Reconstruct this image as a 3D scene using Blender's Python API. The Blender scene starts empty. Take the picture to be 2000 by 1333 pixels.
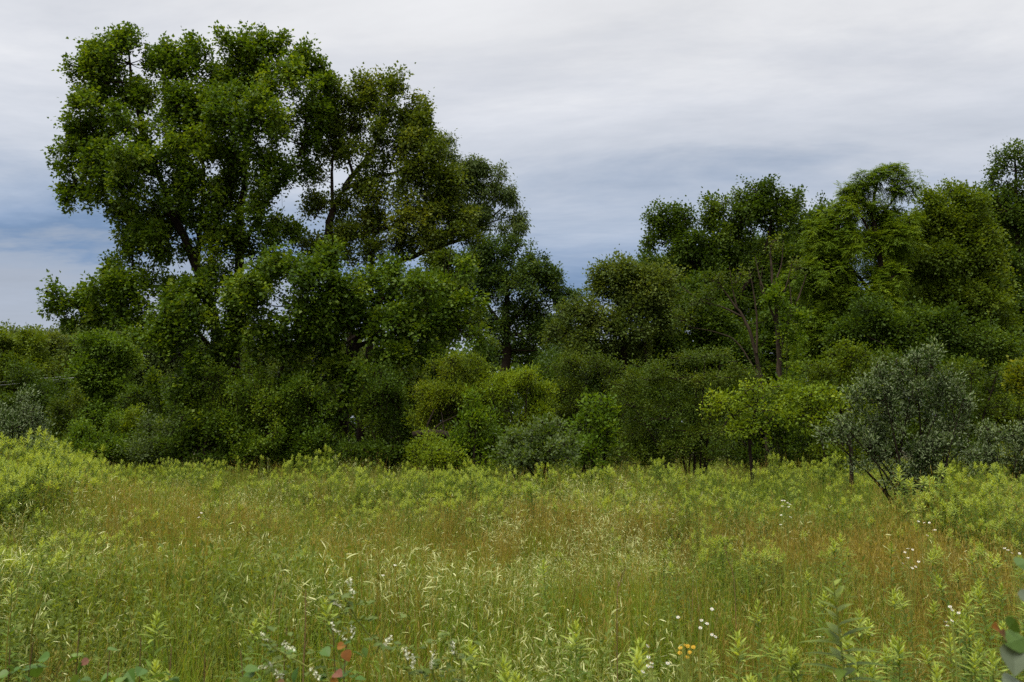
import bpy, math, numpy as np
from math import radians, sin, cos, tan, atan, pi
from mathutils import Vector

# ------------------------------------------------------------------ camera, sky, sun, exposure
SC = bpy.context.scene
F, CX, CY, HOR, CAMZ = 1760.0, 1000.0, 666.5, 835.0, 1.7      # photograph's focal length in its own pixels, horizon row
PITCH = atan((HOR - CY) / F)
cam = bpy.data.cameras.new('camera'); camo = bpy.data.objects.new('camera', cam)
SC.collection.objects.link(camo); SC.camera = camo
cam.sensor_width = 36.0; cam.lens = 36.0 * F / 2000.0
cam.clip_start = 0.05; cam.clip_end = 3000
cam.dof.use_dof = True; cam.dof.focus_distance = 24.0; cam.dof.aperture_fstop = 6.3
camo.location = (0, 0, CAMZ); camo.rotation_euler = (pi / 2 + PITCH, 0, 0)

SUN_EL, SUN_AZ = radians(60), radians(222)       # azimuth clockwise from +Y: behind the camera, to the left
W = bpy.data.worlds.new('World'); SC.world = W; W.use_nodes = True
def world():
    nt = W.node_tree; nt.nodes.clear(); N = nt.nodes.new; L = nt.links.new
    def mth(op, a, b=None, c=None):
        n = N('ShaderNodeMath'); n.operation = op
        for i, v in enumerate((a, b, c)):
            if v is None: continue
            if isinstance(v, (int, float)): n.inputs[i].default_value = v
            else: L(v, n.inputs[i])
        return n.outputs[0]
    tc = N('ShaderNodeTexCoord'); sp = N('ShaderNodeSeparateXYZ'); L(tc.outputs['Generated'], sp.inputs[0])
    x, y, z = sp.outputs
    zc = mth('MAXIMUM', z, 0.0)
    # stratus layer: direction projected on a flat cloud deck, so the streaks run together towards the horizon
    zd = mth('ADD', zc, 0.055)
    u = mth('DIVIDE', x, zd); v = mth('DIVIDE', y, zd)
    cb = N('ShaderNodeCombineXYZ'); L(mth('ADD', mth('MULTIPLY', u, 0.42), mth('MULTIPLY', v, 0.10)), cb.inputs[0]); L(mth('MULTIPLY', v, 0.62), cb.inputs[1]); cb.inputs[2].default_value = 3.7
    def noise(scale, det, dist, rough=0.5):
        n = N('ShaderNodeTexNoise'); n.inputs['Scale'].default_value = scale; n.inputs['Detail'].default_value = det
        n.inputs['Distortion'].default_value = dist; n.inputs['Roughness'].default_value = rough
        L(cb.outputs[0], n.inputs['Vector']); return n.outputs['Fac']
    n1 = noise(0.62, 5, 0.15); n2 = noise(1.9, 6, 0.25, 0.62)
    amp = mth('MULTIPLY', mth('MULTIPLY', mth('SUBTRACT', n1, 0.5), 0.34), mth('ADD', 0.16, mth('MULTIPLY', zc, 2.0)))
    amp2 = mth('MULTIPLY', mth('MULTIPLY', mth('SUBTRACT', n2, 0.5), 0.30), mth('ADD', 0.12, mth('MULTIPLY', zc, 2.2)))
    f = mth('ADD', mth('ADD', zc, amp), amp2)
    f = mth('ADD', f, mth('MULTIPLY', mth('MAXIMUM', mth('MULTIPLY', y, -1.0), 0.0), 0.30))   # clearer cloud behind the camera
    f = mth('ADD', f, mth('MULTIPLY', x, 0.05))
    n3 = noise(5.0, 8, 0.2, 0.65)
    shade = mth('ADD', 1.0, mth('ADD', mth('MULTIPLY', mth('SUBTRACT', n2, 0.5), 0.40), mth('MULTIPLY', mth('SUBTRACT', n3, 0.5), 0.14)))
    cr = N('ShaderNodeValToRGB'); L(f, cr.inputs[0]); e = cr.color_ramp.elements
    def s(r, g, b):
        g_ = lambda c: (c / 255 / 12.92) if c / 255 <= 0.04045 else ((c / 255 + 0.055) / 1.055) ** 2.4
        return (g_(r), g_(g), g_(b), 1)
    stops = [(0.0, s(182, 190, 203)), (0.105, s(172, 181, 197)), (0.132, s(160, 173, 193)), (0.150, s(120, 146, 181)), (0.178, s(147, 167, 196)),
             (0.215, s(175, 188, 208)), (0.265, s(203, 209, 220)), (0.335, s(218, 221, 228)), (0.39, s(231, 232, 235)), (0.6, s(240, 240, 240))]
    e[0].position, e[0].color = stops[0]; e[1].position, e[1].color = stops[-1]
    for p, c in stops[1:-1]:
        k = e.new(p); k.color = c
    mr = N('ShaderNodeMapRange'); mr.interpolation_type = 'SMOOTHSTEP'; L(zc, mr.inputs['Value'])
    mr.inputs['From Min'].default_value = 0.42; mr.inputs['From Max'].default_value = 0.95
    mr.inputs['To Min'].default_value = 1.0; mr.inputs['To Max'].default_value = ZENITH
    vm = N('ShaderNodeVectorMath'); vm.operation = 'SCALE'; L(cr.outputs[0], vm.inputs[0]); L(mth('MULTIPLY', mth('MULTIPLY', mr.outputs[0], shade), 10.0), vm.inputs['Scale'])
    sky = N('ShaderNodeTexSky'); sky.sky_type = 'NISHITA'; sky.sun_disc = False; sky.sun_elevation = SUN_EL; sky.sun_rotation = SUN_AZ
    mx = N('ShaderNodeMix'); mx.data_type = 'RGBA'; mx.inputs['Factor'].default_value = 0.93
    L(sky.outputs[0], mx.inputs['A']); L(vm.outputs[0], mx.inputs['B'])
    bg = N('ShaderNodeBackground'); bg.inputs['Strength'].default_value = 0.1; L(mx.outputs['Result'], bg.inputs['Color'])
    out = N('ShaderNodeOutputWorld'); L(bg.outputs[0], out.inputs[0])
ZENITH = 3.0
world()
W.cycles.sampling_method = 'MANUAL'; W.cycles.sample_map_resolution = 512
sl = bpy.data.lights.new('sun', 'SUN'); sl.energy = 3.9; sl.angle = radians(30); sl.color = (1.0, 0.94, 0.80)
so = bpy.data.objects.new('sun', sl); SC.collection.objects.link(so)
so.rotation_euler = Vector((sin(SUN_AZ) * cos(SUN_EL), cos(SUN_AZ) * cos(SUN_EL), sin(SUN_EL))).to_track_quat('Z', 'Y').to_euler()
so.location = (-20, -30, 60)
SC.view_settings.view_transform = 'Standard'; SC.view_settings.look = 'None'; SC.view_settings.gamma = 1; SC.view_settings.exposure = 0.06
SC.render.engine = 'CYCLES'
cy = SC.cycles
cy.max_bounces = 5; cy.diffuse_bounces = 3; cy.glossy_bounces = 2; cy.transmission_bounces = 3; cy.transparent_max_bounces = 4
cy.caustics_reflective = False; cy.caustics_refractive = False; cy.use_denoising = False

# ------------------------------------------------------------------ helpers
rng = np.random.default_rng(7)
A = np.array
def P(px, py, Y):
    """world point seen at photograph pixel (px, py) standing Y metres ahead"""
    rx, up = (px - CX) / F, -(py - CY) / F
    dy, dz = cos(PITCH) - sin(PITCH) * up, sin(PITCH) + cos(PITCH) * up
    t = Y / dy
    return A([rx * t, Y, CAMZ + dz * t])
def unit(v): return v / np.maximum(np.linalg.norm(v, axis=-1, keepdims=True), 1e-9)
def smooth(pts, n):
    pts = A(pts, float)
    if len(pts) == 2: pts = np.vstack([pts[0], pts.mean(0), pts[1]])
    p = np.vstack([2 * pts[0] - pts[1], pts, 2 * pts[-1] - pts[-2]])
    t = np.linspace(0, len(pts) - 1, n); i = np.minimum(t.astype(int), len(pts) - 2); f = (t - i)[:, None]
    a, b, c, d = p[i], p[i + 1], p[i + 2], p[i + 3]
    return 0.5 * (2 * b + (c - a) * f + (2 * a - 5 * b + 4 * c - d) * f ** 2 + (3 * b - a - 3 * c + d) * f ** 3)

class MB:
    """collects geometry in arrays and links it as ONE mesh object"""
    def __init__(s): s.V, s.Fc, s.M, s.T, s.n = [], [], [], [], 0
    def add(s, V, Fc, tint=0.5, mat=0):
        V = V.reshape(-1, 3); s.V.append(V); s.Fc.append(Fc + s.n); s.M.append(np.full(len(Fc), mat, np.int32))
        s.T.append(np.broadcast_to(A(tint, dtype=np.float32), (len(V),)) if np.ndim(tint) == 0 else np.asarray(tint, np.float32).ravel()); s.n += len(V)
        return s
    def mesh(s, name, mats):
        V = np.concatenate(s.V).astype(np.float32); me = bpy.data.meshes.new(name)
        me.vertices.add(len(V)); me.vertices.foreach_set('co', V.ravel())
        nf = sum(len(f) for f in s.Fc); k = np.concatenate([np.full(len(f), f.shape[1], np.int32) for f in s.Fc])
        loops = np.concatenate([f.ravel() for f in s.Fc]).astype(np.int32)
        me.loops.add(len(loops)); me.loops.foreach_set('vertex_index', loops)
        me.polygons.add(nf); me.polygons.foreach_set('loop_start', np.concatenate([[0], np.cumsum(k)[:-1]]).astype(np.int32))
        me.polygons.foreach_set('material_index', np.concatenate(s.M))
        at = me.attributes.new('tint', 'FLOAT', 'POINT'); at.data.foreach_set('value', np.concatenate(s.T))
        for m in (mats if isinstance(mats, (list, tuple)) else [mats]): me.materials.append(m)
        me.update(calc_edges=True); return me
    def build(s, name, mats, parent=None, smooth_=False):
        if s.n == 0: return None
        me = s.mesh(name, mats)
        if smooth_: me.polygons.foreach_set('use_smooth', np.ones(len(me.polygons), bool))
        o = bpy.data.objects.new(name, me); SC.collection.objects.link(o)
        if parent is not None:
            o.parent = parent
            M = parent.matrix_basis.inverted()
            me.transform(M)
        return o

def tubes(Pt, R, k=4):
    """B polylines of n points -> tube quads.  Pt (B,n,3), R (B,n)"""
    B, n, _ = Pt.shape
    T = unit(np.gradient(Pt, axis=1)); ref = np.where(np.abs(T[..., 2:3]) > 0.9, A([1.0, 0, 0]), A([0, 0, 1.0]))
    n1 = unit(np.cross(T, ref)); n2 = np.cross(T, n1)
    a = np.arange(k) * 2 * pi / k
    V = Pt[:, :, None] + R[:, :, None, None] * (np.cos(a)[:, None] * n1[:, :, None] + np.sin(a)[:, None] * n2[:, :, None])
    b, i, j = np.meshgrid(np.arange(B), np.arange(n - 1), np.arange(k), indexing='ij'); j2 = (j + 1) % k
    ix = lambda ii, jj: (b * n + ii) * k + jj
    Fc = np.stack([ix(i, j), ix(i, j2), ix(i + 1, j2), ix(i + 1, j)], -1).reshape(-1, 4)
    return V.reshape(-1, 3), Fc
def kites(base, d, nrm, L, a=0.4, w=0.3, fold=0.15):
    """one folded leaf blade per row: base, tip direction, face normal"""
    d = unit(d); s = unit(np.cross(nrm, d)); n = np.cross(d, s); L = np.broadcast_to(L, (len(base),))[:, None]
    V = np.stack([base, base + L * (a * d + w * s + fold * w * n), base + L * (d - 0.08 * n), base + L * (a * d - w * s + fold * w * n)], 1)
    return V, np.arange(len(base) * 4).reshape(-1, 4)
def ribbons(base, d, L, w, droop, nseg=4, prof='grass', twist=None, r=rng):
    """curved blades: base, direction, length, width, droop"""
    N = len(base); t = np.linspace(0, 1, nseg + 1)[None, :, None]
    L, w, droop = [np.broadcast_to(q, (N,))[:, None, None] for q in (L, w, droop)]
    d = unit(d)[:, None]
    hd = d.copy(); hd[..., 2] = 0; hd = unit(hd + 1e-6)
    p = base[:, None] + L * t * d + droop * L * t ** 2 * (hd * 0.5 - A([0, 0, 0.75]))
    s = unit(np.cross(d, A([0, 0, 1.0])) + 1e-6)
    if twist is not None:
        nn = np.cross(s, d); tw = np.broadcast_to(twist, (N,))[:, None, None]; s = s * np.cos(tw) + nn * np.sin(tw)
    pr = {'grass': (1 - t ** 1.6) + 0.06, 'lance': np.sin(pi * np.clip(t, 0, 1) ** 0.75) + 0.05, 'spike': np.sin(pi * t) ** 0.5 * 0.95 + 0.05}[prof]
    V = np.stack([p - s * w * pr * 0.5, p + s * w * pr * 0.5], 2)
    m = nseg + 1; b, i = np.meshgrid(np.arange(N), np.arange(nseg), indexing='ij'); q = (b * m + i) * 2
    return V.reshape(-1, 3), np.stack([q, q + 1, q + 3, q + 2], -1).reshape(-1, 4), m * 2
def tag(o, label=None, cat=None, group=None, kind=None):
    if label: o['label'] = label
    if cat: o['category'] = cat
    if group: o['group'] = group
    if kind: o['kind'] = kind
    return o
def empty(name, loc, label, cat, group=None):
    o = bpy.data.objects.new(name, None); SC.collection.objects.link(o); o.location = Vector([float(c) for c in loc])
    o.empty_display_size = 0.2
    return tag(o, label, cat, group)

# ------------------------------------------------------------------ materials
def leaf_mat(name, stops, rough=0.55, trans=0.38, tcol=None, spec=0.14, under=None, var=0.25, patch=0.35, nscale=0.6, inst=0.0):
    m = bpy.data.materials.new(name); m.use_nodes = True; nt = m.node_tree; nt.nodes.clear(); N = nt.nodes.new; L = nt.links.new
    at = N('ShaderNodeAttribute'); at.attribute_name = 'tint'
    fac = at.outputs['Fac']
    ge = N('ShaderNodeNewGeometry'); no = N('ShaderNodeTexNoise'); no.inputs['Scale'].default_value = nscale; no.inputs['Detail'].default_value = 2
    L(ge.outputs['Position'], no.inputs['Vector'])
    def ma(op, a, b):
        n = N('ShaderNodeMath'); n.operation = op
        for i, v in enumerate((a, b)):
            if isinstance(v, (int, float)): n.inputs[i].default_value = v
            else: L(v, n.inputs[i])
        return n.outputs[0]
    fac = ma('ADD', fac, ma('MULTIPLY', ma('SUBTRACT', no.outputs['Fac'], 0.5), patch))
    if inst:
        oi = N('ShaderNodeObjectInfo'); fac = ma('ADD', fac, ma('MULTIPLY', ma('SUBTRACT', oi.outputs['Random'], 0.5), inst))
    cr = N('ShaderNodeValToRGB'); L(fac, cr.inputs[0]); el = cr.color_ramp.elements
    el[0].position, el[0].color = stops[0][0], (*stops[0][1], 1); el[1].position, el[1].color = stops[-1][0], (*stops[-1][1], 1)
    for p_, c in stops[1:-1]:
        k = el.new(p_); k.color = (*c, 1)
    col = cr.outputs[0]
    if under:
        mx = N('ShaderNodeMix'); mx.data_type = 'RGBA'; L(ge.outputs['Backfacing'], mx.inputs['Factor']); L(col, mx.inputs['A']); mx.inputs['B'].default_value = (*under, 1); col = mx.outputs['Result']
    pb = N('ShaderNodeBsdfPrincipled'); L(col, pb.inputs['Base Color']); pb.inputs['Roughness'].default_value = rough; pb.inputs['Specular IOR Level'].default_value = spec
    out = N('ShaderNodeOutputMaterial')
    if trans > 0:
        tr = N('ShaderNodeBsdfTranslucent')
        hs = N('ShaderNodeMix'); hs.data_type = 'RGBA'; hs.blend_type = 'MULTIPLY'; hs.inputs['Factor'].default_value = 1; L(col, hs.inputs['A']); hs.inputs['B'].default_value = (*(tcol or (1.5, 1.35, 0.5)), 1)
        L(hs.outputs['Result'], tr.inputs['Color'])
        ms = N('ShaderNodeMixShader'); ms.inputs[0].default_value = trans; L(pb.outputs[0], ms.inputs[1]); L(tr.outputs[0], ms.inputs[2]); L(ms.outputs[0], out.inputs[0])
    else: L(pb.outputs[0], out.inputs[0])
    return m
def bark_mat(name, dark, light, scale=18):
    m = bpy.data.materials.new(name); m.use_nodes = True; nt = m.node_tree; N = nt.nodes.new; L = nt.links.new; pb = nt.nodes['Principled BSDF']
    tc = N('ShaderNodeTexCoord'); mp = N('ShaderNodeMapping'); mp.inputs['Scale'].default_value = (1, 1, 0.25); L(tc.outputs['Object'], mp.inputs[0])
    no = N('ShaderNodeTexNoise'); no.inputs['Scale'].default_value = scale; no.inputs['Detail'].default_value = 6; no.inputs['Roughness'].default_value = 0.7; L(mp.outputs[0], no.inputs['Vector'])
    cr = N('ShaderNodeValToRGB'); L(no.outputs['Fac'], cr.inputs[0]); cr.color_ramp.elements[0].position = 0.35; cr.color_ramp.elements[0].color = (*dark, 1); cr.color_ramp.elements[1].position = 0.68; cr.color_ramp.elements[1].color = (*light, 1)
    L(cr.outputs[0], pb.inputs['Base Color']); pb.inputs['Roughness'].default_value = 0.9; pb.inputs['Specular IOR Level'].default_value = 0.08
    bu = N('ShaderNodeBump'); bu.inputs['Strength'].default_value = 0.7; bu.inputs['Distance'].default_value = 0.03; L(no.outputs['Fac'], bu.inputs['Height']); L(bu.outputs[0], pb.inputs['Normal'])
    return m
M = {}
M['bark'] = bark_mat('dark furrowed bark', (0.007, 0.005, 0.0035), (0.026, 0.018, 0.012))
M['bark_grey'] = bark_mat('grey dead bark', (0.018, 0.013, 0.009), (0.062, 0.046, 0.031))
M['bark_red'] = bark_mat('reddish brown bark', (0.03, 0.017, 0.010), (0.11, 0.065, 0.04))
TR = A([1.5, 1.32, 0.6])
def lm(k, c0, c1, c2, **kw):
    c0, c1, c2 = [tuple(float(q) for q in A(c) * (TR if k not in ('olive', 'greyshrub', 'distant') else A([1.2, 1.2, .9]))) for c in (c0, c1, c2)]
    M[k] = leaf_mat(k + ' leaves', [(0.0, c0), (0.5, c1), (1.0, c2)], **kw)
lm('cottonwood', (0.022, 0.052, 0.008), (0.047, 0.094, 0.012), (0.115, 0.175, 0.026), spec=0.2, rough=0.5)
lm('poplar', (0.025, 0.047, 0.011), (0.051, 0.086, 0.019), (0.11, 0.145, 0.038), spec=0.2, rough=0.5)
lm('willow', (0.022, 0.044, 0.018), (0.042, 0.074, 0.032), (0.08, 0.115, 0.05))
lm('oak', (0.014, 0.034, 0.012), (0.028, 0.058, 0.018), (0.058, 0.095, 0.030))
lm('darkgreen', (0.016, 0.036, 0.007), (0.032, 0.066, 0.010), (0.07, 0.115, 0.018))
lm('ash', (0.026, 0.050, 0.017), (0.052, 0.085, 0.028), (0.10, 0.135, 0.055))
lm('walnut', (0.032, 0.068, 0.008), (0.060, 0.112, 0.012), (0.11, 0.17, 0.02))
lm('mid', (0.028, 0.056, 0.008), (0.055, 0.096, 0.012), (0.10, 0.145, 0.02))
lm('bright', (0.028, 0.062, 0.008), (0.052, 0.105, 0.014), (0.10, 0.16, 0.025))
lm('hawthorn', (0.018, 0.040, 0.006), (0.037, 0.067, 0.010), (0.080, 0.115, 0.018))
lm('yellowgreen', (0.042, 0.080, 0.008), (0.085, 0.142, 0.014), (0.15, 0.21, 0.026))
lm('willowbush', (0.034, 0.064, 0.008), (0.066, 0.108, 0.012), (0.125, 0.165, 0.022))
lm('olive', (0.022, 0.046, 0.014), (0.060, 0.096, 0.030), (0.23, 0.27, 0.135), under=(0.12, 0.155, 0.07), tcol=(1.1, 1.15, 0.6), trans=0.22, spec=0.2, rough=0.5)
lm('greyshrub', (0.030, 0.058, 0.012), (0.056, 0.094, 0.020), (0.115, 0.155, 0.042), under=(0.085, 0.12, 0.04))
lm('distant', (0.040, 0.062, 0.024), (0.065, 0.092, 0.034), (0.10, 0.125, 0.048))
lm('yellowing', (0.05, 0.085, 0.01), (0.085, 0.115, 0.014), (0.14, 0.15, 0.02))

# ------------------------------------------------------------------ trees
COVER, NSUB = 1.55, 30
def clump_arrays(clumps, Y, dscale):
    C, R = [], []
    for c in clumps:
        px, py, rx, rz = c[:4]; dY = c[4] if len(c) > 4 else 0.0
        p = P(px, py, Y + dY); s = (Y + dY) / F
        C.append(p); R.append([rx * s, 0.5 * (rx + rz) * s * dscale, rz * s])
    return A(C), A(R)
def tree(name, label, cat, Y, base_px, mat, clumps, trunks=(), limbs=(), bark='bark', leaf=0.09, a=0.35, w=0.42, cover=1.5, lpt=30, spread=0.16,
         droop=0.15, up=0.35, flat=0.6, dscale=1.0, r0=0.12, group=None, seed=0, pinnate=0, twig_r=0.006, tintvar=0.3, young=0.0, elong=1.15, shoots=0.13, fan=False, fine=1.0, parts=(3, 0.55, 0.95, 0.70, 0.95, 1.1), loose=0.36, stems=None, kwaves=0.35, hang=0.0):
    r = np.random.default_rng(seed * 77 + len(name) + int(Y * 10) + int(base_px))
    b = P(base_px, HOR, Y); b[2] = 0.0
    root = empty(name, b, label, cat, group)
    # trunks and the big limbs seen in the photograph: pixel paths given depth
    skel = []
    def path(pts, ra, rb, n=18):
        q = []
        for p in pts:
            d = p[2] if len(p) > 2 else 0.0
            v = P(p[0], p[1], Y + d)
            if p[1] >= 900: v[2] = -0.1
            q.append(v)
        q = smooth(q, n); q[1:-1] += r.normal(0, 0.12 * ra, (n - 2, 3)); R = np.linspace(1, 0, n) ** 0.8 * (ra - rb) + rb
        skel.append((q, R)); return q, R
    C, Rr = clump_arrays(clumps, Y, dscale)
    k_, s0_, s1_, sp_, ax_, az_ = parts                                                   # break every mass of the outline into uneven smaller boughs
    off_ = r.normal(0, 1, (len(C) * k_, 3)); off_ = unit(off_) * r.uniform(0.15, 1, (len(off_), 1)) ** 0.5
    C = np.repeat(C, k_, 0) + off_ * np.repeat(Rr, k_, 0) * sp_ * A([1, 1, 0.95]); Rr = np.repeat(Rr, k_, 0) * r.uniform(s0_, s1_, (len(C), 1)) * A([ax_, ax_, az_])
    C[:, 2] = np.maximum(C[:, 2], 0.2)
    C = C + r.normal(0, 0.10, C.shape) * Rr; Rr = Rr * r.uniform(0.82, 1.12, (len(Rr), 1))
    if not trunks and not stems:
        top = C[np.argmax(C[:, 2])]; mid = C.mean(0)
        trunks = None
        q = smooth([b - A([0, 0, 0.1]), b * 0.6 + A([*mid[:2], 0]) * 0.4 + A([0, 0, mid[2] * 0.4]), mid * 0.8 + b * 0.2 * A([1, 1, 0]) + A([0, 0, 0.1]), A([*(mid[:2] * 0.5 + top[:2] * 0.5), top[2] * 0.9])], 16)
        skel.append((q, np.linspace(r0, r0 * 0.2, 16)))
        V, Fc = tubes(q[None], skel[-1][1][None], 8); MB().add(V, Fc).build('trunk', M[bark], root, True)
    elif stems:
        mb = MB()
        for i in range(stems):
            tgt = C[r.integers(len(C))] + r.normal(0, 0.3, 3) * Rr.mean()
            st = b + A([r.normal(0, 0.18), r.normal(0, 0.18), -0.1])
            mid = st * 0.5 + tgt * 0.5 + A([0, 0, 0.25 * (tgt[2])]) * A([0, 0, 1]) * 0.5
            q = smooth([st, mid * 0.85 + st * 0.15, tgt], 12); R = np.linspace(r0 * r.uniform(0.6, 1), r0 * 0.18, 12); skel.append((q, R))
            V, Fc = tubes(q[None], R[None], 6); mb.add(V, Fc)
        stem_mb = mb
    else:
        for (pts, ra, rb) in trunks:
            q, R = path(pts, ra, rb, 22); V, Fc = tubes(q[None], R[None], 10); MB().add(V, Fc).build('trunk', M[bark], root, True)
    for (pts, ra, rb) in limbs:
        q, R = path(pts, ra, rb); V, Fc = tubes(q[None], R[None], 7); MB().add(V, Fc).build('limb', M[bark], root, True)
    SK = np.concatenate([s[0] for s in skel]); SR = np.concatenate([s[1] for s in skel])
    mb = stem_mb if stems else MB(); lv = MB()
    area_leaf = w * leaf * leaf * 0.5 * (pinnate if pinnate else 1)
    paths, rad = [], []
    TW, TL, paths5 = [], [], []; puff_branches = twig_r > 0
    for c, R in zip(C, Rr):
        cost = np.linalg.norm((SK - c) * A([1, 1, 0.8]), axis=1) + np.maximum(0, SK[:, 2] - c[2] + 0.15 * R[2]) * 0.9
        k = int(np.argmin(cost)); s0 = SK[k]; dist = np.linalg.norm(c - s0)
        if dist > 0.15:
            mid = s0 * 0.45 + c * 0.55 + A([0, 0, -0.06 * dist]) + r.normal(0, 0.05 * dist, 3)
            q = smooth([s0, mid, c], 7); paths.append(q); ra = min(SR[k] * 0.7, 0.006 + 0.011 * dist + 0.012 * R.mean()); rad.append(np.linspace(ra, ra * 0.35, 7))
        n_l = COVER * cover * pi * R[0] * R[2] / area_leaf
        nt_ = max(4, int(n_l / lpt))
        # sprays of twigs gathered in puffs, so the crown breaks into lit tops, shaded hollows and gaps
        ns = max(5, min(int(NSUB * max(0.7, (R.mean() / 0.9)) ** 1.2), nt_ // 3 + 1, 90))
        us = unit(r.normal(0, 1, (ns, 3)) + A([0, 0, up])); fr = r.uniform(0.12, 1.0, (ns, 1)) ** 0.45
        ld = unit(r.normal(0, 1, (7, 3)) + A([0, 0, 0.3])); la = r.uniform(-0.45, 0.6, 7)
        lobe = lambda q: np.clip(1 + (np.clip(q @ ld.T, 0, 1) ** 5 @ la)[:, None], 0.35, 1.7)     # the bough's own uneven outline
        fr *= (1 + r.uniform(-kwaves, kwaves, (ns, 1)) * 0.6) * lobe(us)
        sc = c + us * R * fr
        sr = R.mean() * r.uniform(0.14, 0.34, (ns, 1)) * fine * A([1.0, 1.0, 0.85])
        si = r.integers(0, ns, nt_)
        ax = unit(us * 0.6 + A([0, 0, 0.6]) + r.normal(0, 0.35, (ns, 3)))                 # each spray grows out and up along its own axis
        vv = unit(r.normal(0, 1, (nt_, 3)) + us[si] * 0.4 + A([0, 0, 0.25]))
        reach = r.uniform(-0.4, 1.5, (nt_, 1)) * elong
        tip = sc[si] + vv * sr[si] * r.uniform(0.4, 1.1, (nt_, 1)) + ax[si] * reach * sr[si]
        sh = r.uniform(0, 1, (nt_, 1)) < shoots                                          # long shoots that leave the outline
        tip = np.where(sh, tip + ax[si] * R.mean() * r.uniform(0.15, 0.55, (nt_, 1)), tip)
        st = sc[si] * 0.75 + c * 0.25 + r.normal(0, 0.05, (nt_, 3)) * R - A([0, 0, 0.12]) * sr[si]
        far_leaf = r.uniform(0, 1, (nt_, 1)) < loose                                       # loose leaves between the sprays
        ru = unit(r.normal(0, 1, (nt_, 3)) + A([0, 0, up])); rnd = c + ru * lobe(ru) * R * r.uniform(0.1, 1.08, (nt_, 1)) ** 0.5
        st = np.where(far_leaf, rnd * 0.7 + c * 0.3, st); tip = np.where(far_leaf, rnd, tip)
        mid = (st + tip) / 2 + r.normal(0, 0.05, (nt_, 3)) * R + A([0, 0, 0.10]) * sr[si]
        if fan:                                                                          # shrub: shoots that all rise and spread from the foot
            foot = A([b[0] * 0.55 + c[0] * 0.45, b[1] * 0.55 + c[1] * 0.45, -0.2]) if fan is True else A([b[0] * 0.4 + c[0] * 0.6, b[1] * 0.4 + c[1] * 0.6, c[2] - fan])
            tip = np.where(far_leaf, tip, sc[si] + vv * sr[si] * r.uniform(0.4, 1.2, (nt_, 1)))
            gd = unit(unit(tip - foot) * A([1.25, 1.25, 1.0]) + r.normal(0, 0.22, (nt_, 3)))
            gl = R.mean() * r.gamma(3.0, 0.22, (nt_, 1)) + 0.10
            tip = tip + gd * np.where(sh, gl * 0.55, 0.0); st = tip - gd * gl * np.where(sh, 1.5, 1.0)
            mid = (st + tip) / 2 + r.normal(0, 0.05, (nt_, 3)) * gl + A([0, 0, 0.09]) * gl
        tip = tip - A([0, 0, 1.0]) * droop * sr[si] * 1.6 * r.uniform(0, 1, (nt_, 1))
        t = np.linspace(0, 1, 5)[None, :, None]
        q = (1 - t) ** 2 * st[:, None] + 2 * t * (1 - t) * mid[:, None] + t * t * tip[:, None]
        tsub = r.normal(0, 0.10, ns)[si]
        if puff_branches:
            bq = np.stack([c + (sc - c) * k + A([0, 0, -0.05]) * sr * (1 - abs(2 * k - 1)) for k in np.linspace(0, 0.8, 5)], 1); paths5.append(bq)
        TW.append(q); TL.append(np.clip(r.normal(0.45, 0.10) + tsub + r.normal(0, 0.05, nt_), 0, 1))
    TW = np.concatenate(TW); TL = np.concatenate(TL); nt_ = len(TW)
    if paths and twig_r > 0:
        V, Fc = tubes(A(paths), A(rad), 5); mb.add(V, Fc)
    if paths5:
        pp = np.concatenate(paths5); V, Fc = tubes(pp, np.broadcast_to(np.linspace(twig_r * 2.2, twig_r * 0.9, 5), (len(pp), 5)), 4); mb.add(V, Fc)
    if twig_r > 0:
        V, Fc = tubes(TW, np.broadcast_to(np.linspace(twig_r, twig_r * 0.3, 5), (nt_, 5)), 3); mb.add(V, Fc)
    mb.build('stems' if stems else 'branches', M[bark], root)
    # leaves along the outer part of every twig
    N = nt_ * lpt; ti = np.repeat(np.arange(nt_), lpt); t = r.uniform(0.22, 1.03, N)[:, None]
    q = TW[ti]; pos = (1 - t) ** 2 * q[:, 0] + 2 * t * (1 - t) * (2 * q[:, 2] - 0.5 * q[:, 0] - 0.5 * q[:, 4]) + t * t * q[:, 4]
    td = unit(q[:, 4] - q[:, 2])
    if pinnate:
        # compound leaves: a drooping rachis with paired leaflets
        rd = unit(td * 0.5 + r.normal(0, 0.6, (N, 3)) + A([0, 0, 0.1])); RL = leaf * 3.6 * r.uniform(0.7, 1.15, N)
        B_, D_, N_, L_, T_ = [], [], [], [], []
        sd = unit(np.cross(rd, A([0, 0, 1.0])) + 1e-5)
        tn = np.clip(TL[ti] + r.normal(0, tintvar * 0.4, N), 0, 1)
        for j in range(pinnate):
            f = 0.25 + 0.75 * (j // 2 + 0.5) / (pinnate / 2); sg = 1 if j % 2 else -1
            B_.append(pos + rd * (RL * f)[:, None] - A([0, 0, 0.55]) * (RL * f * f)[:, None] * 0.7)
            D_.append(sd * sg + rd * 0.55 - A([0, 0, 0.5]) + r.normal(0, 0.12, (N, 3))); N_.append(A([0, 0, 1.0]) + r.normal(0, 0.25, (N, 3)) + rd * 0.3); L_.append(leaf * r.uniform(0.75, 1.1, N)); T_.append(tn)
        V, Fc = kites(np.concatenate(B_), np.concatenate(D_), np.concatenate(N_), np.concatenate(L_), a, w, 0.2)
        lv.add(V, Fc, np.repeat(np.concatenate(T_), 4))
    else:
        off = r.normal(0, 1, (N, 3)) * spread
        d = unit(td * 0.6 + unit(off) * 0.9 + r.normal(0, 0.35, (N, 3)) - A([0, 0, hang]))
        nrm = unit(A([0, 0, 1.0]) * flat + r.normal(0, 0.36, (N, 3)) + unit(off) * 0.15 + td * 0.45)
        L = leaf * r.uniform(0.65, 1.2, N)
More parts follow.
